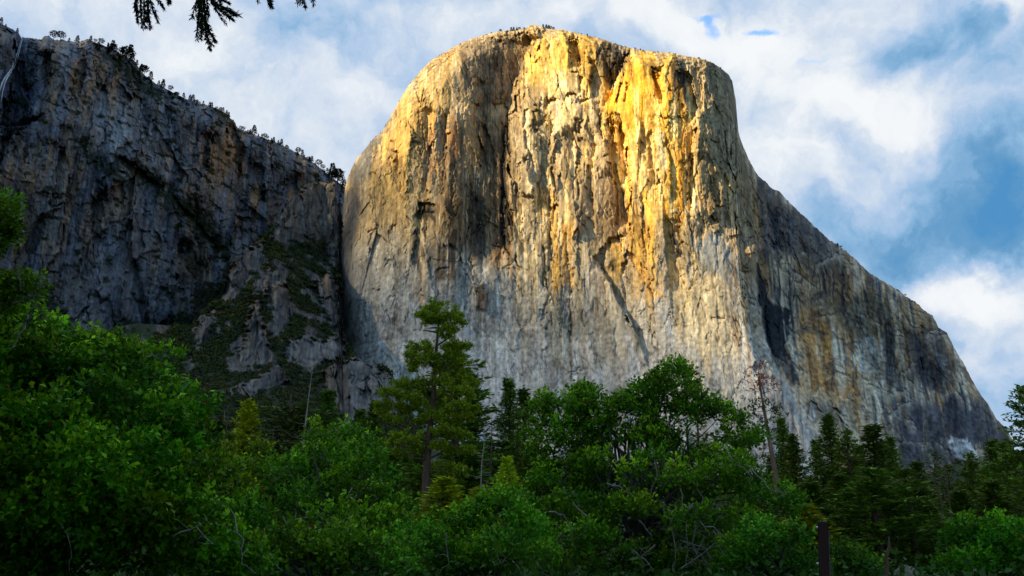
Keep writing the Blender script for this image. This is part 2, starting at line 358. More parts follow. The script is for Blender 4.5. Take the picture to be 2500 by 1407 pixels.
    for amp_, w, p in (
        (11, 50, [(1160, 190), (1166, 240), (1172, 300)]), (13, 45, [(1172, 280), (1178, 360), (1174, 440)]),
        (7, 14, [(1408, 137), (1409, 185), (1406, 233)]), (14, 34, [(1386, 98), (1392, 130), (1408, 156)]), (16, 34, [(1437, 150), (1438, 190), (1440, 238)]),
        (13, 20, [(1402, 285), (1404, 330)]), (15, 30, [(1399, 330), (1408, 361), (1405, 401), (1402, 450)]), (10, 16, [(1267, 202), (1271, 256), (1274, 302), (1280, 344), (1294, 395), (1300, 428)]),
        (9, 24, [(1221, 300), (1224, 460), (1222, 606)]), (10, 14, [(1305, 262), (1302, 318)]), (12, 24, [(1453, 268), (1466, 330), (1478, 362), (1490, 400)]), (9, 16, [(1486, 300), (1492, 340), (1494, 400)]),
        (17, 20, [(1590, 183), (1601, 219), (1610, 246)]), (10, 14, [(1527, 206), (1519, 248)]), (9, 12, [(1747, 255), (1753, 335)]), (14, 40, [(1779, 312), (1782, 390), (1786, 420)]), (12, 30, [(1791, 421), (1792, 500)]), (14, 70, [(1684, 370), (1682, 510)]),
        (10, 26, [(1628, 340), (1634, 420), (1640, 500)]), (6, 12, [(1342, 440), (1345, 625), (1348, 700)]), (6, 14, [(1385, 560), (1388, 690), (1391, 840)]), (22, 80, [(1450, 628), (1476, 676), (1504, 733), (1533, 778), (1564, 838), (1582, 895)]),
        (12, 20, [(1022, 505), (1010, 582), (999, 650)]), (9, 12, [(1144, 430), (1146, 615)]), (9, 14, [(1161, 470), (1163, 650)]), (8, 10, [(1178, 480), (1176, 680)]),
        (20, 60, [(1796, 450), (1802, 596), (1816, 716), (1830, 830), (1850, 930)]), (22, 100, [(1836, 440), (1844, 574), (1847, 659), (1856, 744), (1873, 830), (1910, 930)]),
        (9, 22, [(1745, 420), (1748, 500)]), (10, 24, [(1732, 430), (1738, 490), (1732, 560)]), (12, 18, [(1318, 330), (1322, 440), (1330, 500)]), (11, 18, [(1340, 300), (1346, 380), (1342, 460)]),
        (12, 22, [(1360, 330), (1352, 400), (1358, 470)]), (9, 18, [(1430, 400), (1436, 470), (1430, 540)]), (9, 18, [(1560, 300), (1566, 380)]), (8, 14, [(1580, 310), (1586, 400), (1584, 470)]), (8, 16, [(1196, 380), (1200, 470), (1196, 560)]),
        (16, 40, [(1500, 430), (1506, 500), (1502, 560)]), (9, 24, [(1560, 470), (1566, 560), (1580, 640)]), (9, 30, [(1640, 560), (1650, 640)]),
        (10, 30, [(1935, 620), (1940, 740)]), (12, 40, [(1890, 500), (1896, 640)]), (10, 40, [(2060, 640), (2060, 770)]), (14, 60, [(2160, 780), (2176, 940)]), (16, 50, [(2240, 800), (2262, 950)]), (12, 60, [(2110, 980), (2130, 1140)])):
        R.drop(amp_*.95, w, p)
    for amp_, w, p in (
        (13, 30, [(1538, 122), (1521, 160), (1497, 212)]), (14, 46, [(1516, 300), (1527, 401), (1534, 436)]), (18, 30, [(1675, 172), (1690, 208), (1707, 275)]),
        (12, 22, [(1770, 312), (1775, 413), (1781, 500), (1784, 560)]), (12, 40, [(1528, 460), (1530, 590)]), (10, 20, [(1553, 622), (1604, 720)]), (6, 12, [(1240, 300), (1244, 460)]), (9, 26, [(1598, 320), (1606, 470)]),
        (8, 30, [(1352, 240), (1330, 300), (1300, 330)]), (10, 16, [(1745, 520), (1768, 560)]), (9, 26, [(1270, 455), (1276, 560), (1290, 640)]), (8, 22, [(1320, 440), (1326, 560)]), (10, 24, [(1362, 470), (1366, 690)]), (8, 18, [(1462, 250), (1480, 300)]),
        (6, 16, [(1685, 596), (1699, 648), (1692, 680), (1674, 760)]), (9, 24, [(1180, 300), (1200, 340), (1214, 420)]), (9, 26, [(960, 360), (990, 480)]), (7, 20, [(1050, 300), (1060, 420)])):
        R.rise(amp_, w, p)
    for amp_, w, p in ((11, 3, [(1243, 470), (1246, 611), (1257, 636), (1285, 668)]), (7, 3, [(1329, 599), (1332, 710)]), (8, 3, [(1036, 520), (1035, 650)]), (7, 3.5, [(925, 550), (905, 568), (888, 608)]), (6, 3, [(962, 549), (947, 576)]),
        (7, 4, [(1346, 715), (1325, 757), (1318, 790)]), (7, 3, [(1520, 650), (1526, 760)]), (4, 3, [(1420, 760), (1432, 800)]), (5, 4, [(1600, 700), (1590, 830)]), (9, 5, [(1856, 745), (1876, 830), (1905, 910)])):
        R.groove(amp_, w, p)
    for amp_, w, p in ((10, 16, [(1337, 248), (1364, 238)]), (10, 14, [(1377, 234), (1407, 231)]), (9, 13, [(1407, 241), (1441, 238)]), (8, 12, [(1411, 198), (1430, 191)]), (6, 26, [(1490, 283), (1513, 280)]), (7, 12, [(1200, 246), (1240, 262)]),
        (7, 12, [(1660, 397), (1687, 391)]), (5, 12, [(1602, 284), (1672, 283)]), (18, 46, [(1450, 626), (1467, 611), (1487, 585), (1510, 575), (1532, 590)]), (15, 26, [(1516, 652), (1527, 625), (1535, 611), (1557, 626)]),
        (10, 30, [(1023, 500), (1039, 491), (1061, 503)]), (9, 14, [(1748, 496), (1772, 504)]), (6, 14, [(1740, 778), (1772, 772)]), (7, 12, [(1200, 590), (1240, 612)]), (7, 18, [(1080, 592), (1116, 606)]), (10, 26, [(1962, 992), (1984, 978), (2010, 1010)]),
        (10, 24, [(2022, 984), (2044, 996), (2072, 1040)]), (8, 14, [(1275, 386), (1294, 390)]), (6, 10, [(1660, 255), (1676, 262)]), (9, 18, [(1592, 170), (1606, 166)])):
        R.roof(amp_, w, p)
    rc = np.random.RandomState(91)
    for _ in range(70):
        x0, y0 = rc.uniform(850, 1840), rc.uniform(620, 1040); L = rc.uniform(14, 60); sl = rc.uniform(-.7, .7)
        R.groove(rc.uniform(1.5, 4), rc.uniform(1.2, 2.4), [(x0, y0), (x0+sl*L*.4, y0+L*.45), (x0+sl*L+rc.uniform(-4, 4), y0+L)])
    for _ in range(46):
        x0, y0 = rc.uniform(850, 1830), rc.uniform(600, 1040); L = rc.uniform(16, 56); sl = rc.uniform(-.5, .5)
        R.roof(rc.uniform(1.5, 4.5), rc.uniform(8, 22), [(x0, y0), (x0+L*.5, y0-abs(sl)*L*.35), (x0+L, y0+sl*L*.5)])
    R.bump(11, 4, [(1406, 512), (1416, 511), (1416, 556), (1402, 581)]); R.bump(8, 3, [(1494, 284), (1508, 283), (1512, 340), (1500, 350)]); R.bump(10, 5, [(1288, 60), (1330, 60), (1322, 84), (1292, 86)])
    R.bump(9, 8, [(1270, 400), (1290, 392), (1300, 470), (1262, 480)]); R.bump(8, 6, [(1158, 695), (1188, 690), (1186, 757), (1160, 750)])
    rf = r+R.D
    # ---- colour: stains, water streaks, lichen, fresh scars, plus painted shade and sun warmth
    st = fbm(wa/5, wz/150, 4, 71); st2 = fbm(wa/17, wz/260, 4, 75); st3 = fbm(a/2.2, z/70, 3, 79); bl = fbm(a/70, z/90, 4, 83); gr = fbm(a/6, z/6, 4, 87)
    nzp = st2*1.0+.5*st+.4*gr
    col = np.zeros(X.shape+(3,), np.float32)+np.array((.40, .36, .30), np.float32)
    TAN, GOLD, ORG, PALE, DARK, BLUE, BRN, GREY = (.50, .365, .17), (.66, .45, .115), (.44, .235, .055), (.66, .59, .45), (.055, .06, .07), (.05, .07, .10), (.20, .145, .095), (.47, .465, .455)
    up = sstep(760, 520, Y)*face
    col = lerp(col, TAN, np.clip(.55*up+.5*st2+.25*bl, 0, 1)*(.45+.55*face))  # warm tan on the upper face, standing in for low sun colour
    col = lerp(col, GREY, sstep(540, 760, Y)*face*np.clip(.72-.8*st2, 0, 1))  # grey lower face, its albedo lifted to offset the cloud's dimming
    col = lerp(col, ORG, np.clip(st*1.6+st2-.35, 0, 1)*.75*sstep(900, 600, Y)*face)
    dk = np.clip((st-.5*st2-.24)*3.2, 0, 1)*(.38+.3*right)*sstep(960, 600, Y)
    col = lerp(col, (.07, .065, .06), dk)
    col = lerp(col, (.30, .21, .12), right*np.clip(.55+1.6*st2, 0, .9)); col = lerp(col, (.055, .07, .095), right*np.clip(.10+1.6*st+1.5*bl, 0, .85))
    col = lerp(col, (.64, .59, .49), np.clip(st3*1.5+.6*st-.38, 0, 1)*.6*(.4+.6*low)*(1-.7*right))
    P = [  # traced patches, stains and painted shade: outline, colour, strength, softness
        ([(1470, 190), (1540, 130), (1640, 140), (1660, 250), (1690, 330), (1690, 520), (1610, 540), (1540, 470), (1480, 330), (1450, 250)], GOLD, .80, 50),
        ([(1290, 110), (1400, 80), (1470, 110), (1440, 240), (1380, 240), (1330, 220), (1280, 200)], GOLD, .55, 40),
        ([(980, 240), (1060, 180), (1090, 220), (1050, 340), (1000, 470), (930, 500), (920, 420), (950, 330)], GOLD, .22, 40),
        ([(1530, 160), (1580, 170), (1570, 300), (1530, 330), (1520, 240)], (.58, .34, .05), .6, 26), ([(1480, 230), (1500, 230), (1500, 280), (1480, 280)], (.58, .34, .05), .5, 16), ([(1625, 190), (1655, 190), (1660, 280), (1630, 270)], (.55, .31, .05), .6, 18),
        ([(1350, 180), (1410, 170), (1420, 240), (1390, 330), (1340, 330), (1360, 250)], PALE, .6, 30), ([(1530, 310), (1600, 330), (1620, 460), (1550, 470), (1525, 400)], PALE, .45, 40), ([(1596, 320), (1622, 330), (1632, 480), (1606, 490)], (.78, .70, .50), .85, 16),
        ([(1480, 290), (1515, 290), (1530, 430), (1500, 420)], TAN, .6, 20), ([(1660, 330), (1690, 320), (1700, 500), (1660, 540), (1630, 420)], ORG, .6, 26), ([(1250, 330), (1330, 330), (1330, 470), (1270, 480)], PALE, .25, 30),
        ([(1090, 280), (1240, 280), (1245, 470), (1240, 620), (1140, 640), (1060, 520), (1085, 400)], BRN, .55, 50), ([(1120, 100), (1285, 85), (1280, 150), (1240, 250), (1180, 280), (1125, 230)], (.24, .20, .155), .75, 24),  # darker colour painted where these planes turn from the sun
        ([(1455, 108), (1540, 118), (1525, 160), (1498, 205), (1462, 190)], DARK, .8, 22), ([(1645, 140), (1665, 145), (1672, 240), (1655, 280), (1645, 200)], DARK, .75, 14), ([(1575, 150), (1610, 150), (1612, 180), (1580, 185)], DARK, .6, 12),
        ([(1665, 175), (1680, 180), (1705, 275), (1690, 290), (1670, 240)], (.36, .33, .24), .8, 8), ([(1720, 160), (1790, 200), (1796, 320), (1830, 440), (1790, 440), (1740, 400), (1722, 300)], (.28, .25, .19), .7, 18),  # grey shade towards the nose edge painted into the colour
        ([(1690, 300), (1730, 300), (1740, 480), (1690, 480)], (.33, .29, .20), .6, 20), ([(1795, 330), (1840, 420), (1846, 580), (1830, 700), (1800, 560)], (.30, .235, .16), .75, 18), ([(1740, 140), (1790, 190), (1794, 220), (1760, 180)], (.15, .15, .155), .6, 10),  # shaded nose strip, its darkness painted into the rock colour
        ([(1226, 320), (1240, 320), (1240, 600), (1224, 610)], DARK, .8, 8), ([(1140, 440), (1182, 440), (1180, 640), (1146, 620)], DARK, .45, 16), ([(1024, 498), (1058, 500), (1060, 540), (1026, 530)], DARK, .8, 10), ([(1008, 560), (1024, 560), (1016, 650), (998, 650)], DARK, .6, 12),  # first entry: shadow of the deep corner put into the colour
        ([(1075, 593), (1114, 606), (1112, 680), (1066, 690)], (.16, .12, .085), .75, 12), ([(1158, 695), (1188, 692), (1188, 756), (1160, 752)], (.15, .10, .07), .75, 8), ([(1040, 600), (1050, 600), (1052, 650), (1040, 660)], (.16, .14, .12), .7, 8), ([(960, 620), (985, 640), (975, 720), (958, 700)], (.16, .14, .11), .5, 12),
        ([(1500, 440), (1528, 450), (1526, 540), (1506, 550)], (.13, .115, .10), .65, 12), ([(1440, 430), (1500, 430), (1500, 570), (1440, 560)], BRN, .45, 26), ([(1200, 600), (1236, 610), (1230, 660), (1196, 650)], (.42, .26, .12), .5, 12),
        ([(1360, 540), (1400, 550), (1396, 700), (1362, 700)], (.60, .37, .09), .7, 16), ([(1266, 500), (1300, 500), (1310, 640), (1280, 660)], PALE, .5, 18), ([(1330, 480), (1360, 480), (1362, 600), (1340, 600)], (.56, .42, .18), .6, 14), ([(1488, 590), (1530, 590), (1520, 690), (1500, 690)], (.58, .40, .12), .7, 10),
        ([(1535, 470), (1590, 560), (1620, 730), (1570, 730), (1540, 600)], (.58, .37, .10), .6, 22), ([(1480, 620), (1500, 620), (1540, 760), (1590, 880), (1560, 880), (1500, 760)], (.34, .30, .22), .6, 14), ([(1430, 720), (1500, 760), (1560, 880), (1430, 900)], (.36, .31, .22), .4, 40),
        ([(1640, 640), (1780, 690), (1800, 860), (1720, 880), (1640, 800)], (.60, .50, .31), .55, 50), ([(1690, 600), (1760, 560), (1800, 620), (1812, 680), (1760, 670), (1710, 650)], (.30, .32, .33), .8, 18), ([(1780, 680), (1815, 690), (1830, 860), (1800, 850)], (.46, .46, .44), .6, 14),
        ([(1540, 880), (1620, 840), (1700, 880), (1640, 960), (1560, 960)], (.50, .48, .45), .5, 40), ([(850, 600), (980, 560), (960, 760), (860, 760)], (.45, .43, .39), .5, 40), ([(845, 450), (883, 460), (930, 360), (956, 285), (930, 310), (880, 370), (848, 430)], (.17, .18, .19), .8, 14),  # last entry: shaded left flank painted as darker, cooler grey
        ([(815, 470), (884, 455), (868, 560), (850, 660), (842, 800), (815, 860)], (.15, .155, .17), .85, 22), ([(840, 660), (900, 640), (880, 860), (835, 860)], (.30, .30, .30), .5, 40), ([(1340, 760), (1420, 770), (1400, 900), (1340, 900)], (.31, .30, .24), .5, 26), ([(1560, 960), (1700, 930), (1800, 960), (1800, 1080), (1560, 1080)], (.52, .49, .43), .5, 50),
        # the wall beyond the nose
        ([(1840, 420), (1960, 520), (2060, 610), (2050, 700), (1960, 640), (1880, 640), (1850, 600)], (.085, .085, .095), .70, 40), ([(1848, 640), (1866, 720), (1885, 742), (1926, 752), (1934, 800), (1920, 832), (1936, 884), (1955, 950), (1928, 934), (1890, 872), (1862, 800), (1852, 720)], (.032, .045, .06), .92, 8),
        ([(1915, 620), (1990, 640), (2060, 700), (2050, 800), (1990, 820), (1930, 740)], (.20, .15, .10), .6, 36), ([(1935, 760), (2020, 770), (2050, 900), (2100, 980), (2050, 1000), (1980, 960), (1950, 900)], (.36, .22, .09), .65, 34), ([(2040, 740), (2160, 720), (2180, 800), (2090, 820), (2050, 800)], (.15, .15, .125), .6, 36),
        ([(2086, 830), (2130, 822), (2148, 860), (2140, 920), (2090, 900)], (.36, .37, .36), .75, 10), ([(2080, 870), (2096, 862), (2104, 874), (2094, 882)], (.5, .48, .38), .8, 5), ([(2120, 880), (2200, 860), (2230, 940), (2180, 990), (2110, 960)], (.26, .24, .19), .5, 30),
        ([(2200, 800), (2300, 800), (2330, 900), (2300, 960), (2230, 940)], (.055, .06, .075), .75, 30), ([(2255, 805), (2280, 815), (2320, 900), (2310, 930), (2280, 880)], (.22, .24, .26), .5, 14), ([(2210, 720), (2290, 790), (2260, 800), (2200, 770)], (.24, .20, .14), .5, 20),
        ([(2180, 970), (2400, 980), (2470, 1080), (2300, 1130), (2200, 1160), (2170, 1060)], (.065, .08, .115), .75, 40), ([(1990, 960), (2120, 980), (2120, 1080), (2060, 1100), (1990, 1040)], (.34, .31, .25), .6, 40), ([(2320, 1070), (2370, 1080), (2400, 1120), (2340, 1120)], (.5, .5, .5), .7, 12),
        ([(2060, 1060), (2180, 1050), (2190, 1130), (2080, 1120)], (.36, .32, .24), .5, 30), ([(1900, 930), (1960, 960), (2000, 1060), (1960, 1110), (1880, 1010)], (.34, .31, .28), .6, 30), ([(1960, 985), (2010, 985), (2050, 1010), (2040, 1040), (1980, 1020)], (.13, .13, .13), .6, 14)]
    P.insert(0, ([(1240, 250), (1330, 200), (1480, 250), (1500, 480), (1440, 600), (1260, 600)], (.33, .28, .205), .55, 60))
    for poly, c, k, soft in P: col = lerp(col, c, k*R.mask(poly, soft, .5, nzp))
    for poly, c, k, w in (
        ([(1036, 520), (1037, 640)], DARK, .9, 3.5), ([(1031, 530), (1029, 720)], PALE, .8, 2.5), ([(1041, 540), (1040, 690)], PALE, .7, 2.5), ([(957, 580), (942, 712)], PALE, .7, 3), ([(995, 687), (986, 772)], PALE, .8, 3), ([(962, 640), (959, 715)], PALE, .6, 2),
        ([(1006, 780), (1006, 900)], PALE, .8, 2.5), ([(1520, 656), (1526, 760), (1536, 800)], (.75, .73, .68), .85, 3), ([(1685, 596), (1699, 648), (1694, 676), (1674, 760)], (.66, .55, .32), .8, 7), ([(1142, 670), (1142, 740)], PALE, .7, 2), ([(1282, 640), (1282, 960)], PALE, .4, 6),
        ([(1230, 440), (1232, 600)], DARK, .8, 7), ([(1146, 430), (1147, 610)], DARK, .8, 3), ([(1162, 470), (1163, 640)], DARK, .7, 5), ([(1177, 480), (1176, 680)], DARK, .8, 2.5), ([(1343, 430), (1347, 700)], (.12, .11, .10), .7, 3.5), ([(1331, 600), (1332, 710)], DARK, .7, 3),
        ([(1390, 700), (1392, 960)], (.13, .13, .13), .65, 4), ([(1387, 570), (1389, 700)], (.16, .15, .13), .6, 4), ([(1224, 640), (1222, 900)], (.2, .2, .21), .5, 4), ([(1250, 640), (1252, 940)], (.2, .2, .21), .4, 3), ([(1420, 700), (1424, 900)], (.2, .2, .19), .4, 6), ([(1185, 760), (1186, 900)], (.22, .22, .22), .4, 5),
        ([(1300, 500), (1306, 600)], (.2, .16, .1), .5, 2.5), ([(1460, 640), (1484, 720), (1510, 800)], (.55, .52, .44), .5, 3), ([(1576, 640), (1588, 800)], (.5, .47, .4), .5, 6), ([(1606, 400), (1612, 500)], (.8, .72, .5), .6, 5)):
        col = lerp(col, c, k*R.line(poly, w)*(.75+.5*st3))
    for poly, c, k, w in (([(1583, 508), (1640, 517), (1691, 528), (1713, 554), (1736, 565), (1776, 585), (1799, 605)], PALE, .7, 2.5), ([(1560, 705), (1680, 710), (1800, 712)], PALE, .35, 1.2), ([(1340, 760), (1400, 775)], PALE, .3, 2), ([(1700, 790), (1790, 770)], PALE, .3, 4)):
        col = lerp(col, c, k*R.hline(poly, w))
    DKB = (.05, .047, .05)
    for q in ((46, 1085, 1250, 270, 600, DKB, (.4, .85), (1, 4.5), (70, 240), 1), (16, 1130, 1285, 100, 230, DKB, (.3, .7), (1, 4), (50, 140), 2), (26, 1455, 1545, 105, 190, DKB, (.5, .9), (1, 4), (30, 90), 3), (22, 1640, 1672, 135, 260, DKB, (.4, .85), (1, 3.5), (40, 140), 4),
              (40, 1480, 1690, 170, 470, (.64, .41, .07), (.35, .7), (2, 7), (50, 180), 5), (44, 1500, 1690, 200, 500, (.80, .70, .44), (.4, .85), (1.5, 6), (60, 220), 6), (30, 1300, 1480, 110, 420, (.64, .47, .15), (.3, .6), (2, 7), (40, 140), 7), (34, 1280, 1480, 150, 460, (.74, .67, .5), (.3, .75), (1.5, 6), (50, 160), 8),
              (40, 1250, 1480, 300, 620, (.10, .09, .08), (.3, .7), (1, 4), (60, 200), 9), (26, 1260, 1420, 430, 690, (.58, .41, .14), (.35, .7), (2, 7), (80, 240), 10), (26, 1255, 1430, 430, 680, (.72, .64, .46), (.3, .75), (1.5, 5), (80, 240), 11), (22, 1480, 1640, 470, 700, (.60, .41, .12), (.35, .7), (2, 8), (60, 200), 12),
              (30, 900, 1100, 200, 470, (.66, .46, .17), (.3, .65), (2, 7), (40, 130), 13), (14, 1040, 1115, 270, 420, (.48, .20, .04), (.4, .8), (1.5, 4), (50, 130), 14), (26, 930, 1100, 220, 560, (.11, .10, .09), (.3, .65), (1, 3.5), (40, 140), 15), (36, 850, 1320, 560, 900, (.66, .64, .60), (.25, .6), (1, 4), (60, 240), 16),
              (36, 850, 1500, 560, 960, (.16, .155, .15), (.2, .55), (1.5, 7), (60, 240), 17), (30, 1320, 1700, 680, 1050, (.58, .54, .46), (.2, .55), (1.5, 6), (80, 260), 18), (24, 1320, 1720, 640, 1000, (.17, .16, .14), (.2, .6), (1, 5), (80, 260), 19), (30, 1690, 1850, 300, 760, (.12, .105, .09), (.3, .7), (1, 4), (60, 220), 20),
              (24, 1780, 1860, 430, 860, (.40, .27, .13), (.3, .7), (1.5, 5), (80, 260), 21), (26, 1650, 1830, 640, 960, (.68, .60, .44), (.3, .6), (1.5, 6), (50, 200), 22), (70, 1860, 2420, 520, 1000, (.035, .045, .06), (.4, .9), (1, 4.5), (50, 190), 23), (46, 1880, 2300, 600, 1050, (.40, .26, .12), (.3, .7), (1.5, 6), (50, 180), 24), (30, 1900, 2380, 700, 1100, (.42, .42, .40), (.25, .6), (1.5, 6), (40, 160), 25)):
        col = R.streaks(col, xs, st2, st3, *q)
    rj = np.random.RandomState(95)
    for _ in range(80):  # far-wall ledges drawn in colour alone, with shade painted along them
        x0 = rj.uniform(1870, 2380); y0 = np.interp(x0, sk[:, 0], sk[:, 1])+rj.uniform(15, 420); L = rj.uniform(20, 90); sl = rj.choice([.75, .9, -.5, .2])+rj.uniform(-.2, .2)
        d, t = R._h([(x0, y0), (x0+L*.5, y0+sl*L*.5+rj.uniform(-5, 5)), (x0+L, y0+sl*L)]); t = t*(d > -30)*(d < 40); k = np.exp(-(d/rj.uniform(1.2, 2.6))**2)*t
        col = lerp(col, (.05, .055, .07), .75*k); c2 = (.42, .38, .31) if rj.rand() < .5 else (.12, .12, .13); col = lerp(col, c2, .45*t*sstep(1, 3, d)*np.clip(1-d/rj.uniform(10, 34), 0, 1)*sstep(0, .3, t))
    for _ in range(60):
        x0, y0 = rj.uniform(850, 1830), rj.uniform(560, 1040); L = rj.uniform(14, 60); sl = rj.uniform(-.6, .6)
        col = lerp(col, (.13, .12, .11), .7*R.line([(x0, y0), (x0+sl*L*.4, y0+L*.45), (x0+sl*L+rj.uniform(-4, 4), y0+L)], rj.uniform(.9, 1.8)))
    # black water streaks hanging from the brows of the far wall
    for x0, y0, y1, w in [(1978+i*7.5+3*math.sin(i*2.1), 634+i*4, 690+26*math.sin(i*1.7)**2+i*3, 1.6+1.2*math.sin(i*3.3)**2) for i in range(9)]+[(2059, 640, 775, 4), (2066, 650, 730, 2), (1893, 500, 650, 7), (1905, 560, 660, 3), (2160, 780, 940, 5), (2168, 800, 930, 4), (2178, 790, 950, 5), (2130, 760, 830, 3),
            (2240, 820, 960, 6), (2252, 860, 960, 5), (2270, 880, 960, 5), (2286, 890, 970, 6), (2296, 900, 960, 4), (2110, 700, 790, 3), (2090, 720, 800, 2.5), (1935, 640, 720, 2.5), (1950, 630, 700, 2.5), (2030, 880, 960, 2.5), (2010, 990, 1040, 2), (1972, 985, 1020, 2), (2060, 1010, 1050, 2), (2320, 960, 1060, 9), (2240, 990, 1080, 9)]:
        col = lerp(col, (.035, .045, .065), .85*R.line([(x0, y0), (x0+(2 if x0 < 2100 else 12), y1)], w)*np.clip(.8+.8*st3, 0, 1))
    thin = np.clip((fbm(wa/1.7, z/55, 3, 91)-.22)*4, 0, 1)*sstep(-.1, .25, fbm(a/30, z/110, 3, 93))
    col = lerp(col, (.085, .075, .065), thin*.75*(1-.65*low)); pal = np.clip((fbm(wa/1.5, z/70, 3, 97)-.24)*4, 0, 1)*sstep(0, .3, fbm(a/26, z/130, 3, 98))
    col = lerp(col, (.70, .65, .55), pal*.65*(1-.8*right)*(1-.45*low))
    col = lerp(col, (.10, .09, .08), .6*sstep(.08, 0, e4)*np.clip(sstep(.02, .3, fbm(a/40, z/50, 3, 18))+.5*right, 0, 1))  # cracks darkened in colour, more on the right wall where relief shades weakly
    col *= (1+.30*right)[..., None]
    col *= (1+.20*(k1-.5)+.22*(k2-.5)+.20*(k3-.5)+.24*(k4-.5)+.26*(k5-.5)+(.30+.25*low)*gr+.30*st3*(1-.5*low)+.25*low*bl)[..., None]
    col = .32*(np.maximum(col, .001)/.32)**(1.40+.25*right[..., None])
    col *= (1-cm*(.45*sstep(.07, 0, e2)*amp+.25*sstep(.09, 0, e3)*amp))[..., None]
    brush = sstep(.15, .5, fbm(a/8, z/5, 3, 95)+.55*top-.42)*top
    col = lerp(col, (.045, .05, .03), brush*.8)
    Pt = np.stack([rf*np.sin(A), rf*np.cos(A), EYE+rf*E], -1)
    B = back_rows(Pt, [(35, 1.004), (130, 1.0), (420, .93), (900, .7), (1300, 0)])
    V = np.concatenate([B, Pt]); cc = np.concatenate([np.zeros(B.shape, np.float32)+np.array((.2, .19, .17), np.float32), col])
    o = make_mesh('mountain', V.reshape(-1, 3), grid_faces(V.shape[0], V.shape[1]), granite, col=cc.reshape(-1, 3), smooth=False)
    tag(o, 'huge pale granite monolith with a sunlit golden upper face above the forest', 'mountain', kind='structure')
    return o
monolith()

# --- the dark wall on the left ------------------------------------------------------------------------------------
LEFT_SKY = [(-260, 160), (-120, 70), (-40, 50), (0, 58), (20, 66), (45, 80), (52, 92), (75, 93), (100, 97), (108, 88), (120, 88), (130, 97), (150, 98), (190, 104), (205, 99), (214, 95), (240, 107), (270, 118), (300, 134), (330, 150), (345, 175), (356, 186), (380, 204), (400, 214),
    (425, 228), (450, 240), (480, 250), (510, 258), (540, 270), (560, 286), (574, 299), (578, 311), (600, 320), (640, 335), (670, 346), (700, 360), (740, 381), (770, 400), (800, 426), (820, 440), (840, 456), (870, 500)]
LEFT_BRUSH = [[(270, 820), (290, 775), (340, 790), (400, 770), (470, 768), (480, 705), (545, 680), (560, 640), (600, 660), (600, 900), (270, 900)], [(275, 385), (320, 400), (380, 430), (430, 470), (500, 520), (560, 610), (545, 630), (470, 560), (400, 500), (330, 440)],
    [(240, 105), (330, 152), (352, 190), (450, 240), (420, 246), (350, 232), (300, 190), (250, 150)], [(400, 700), (430, 715), (420, 735), (395, 725)], [(190, 340), (260, 380), (330, 450), (300, 450), (220, 400)], [(100, 690), (130, 690), (140, 770), (90, 780)], [(520, 240), (560, 280), (580, 330), (540, 300)]]
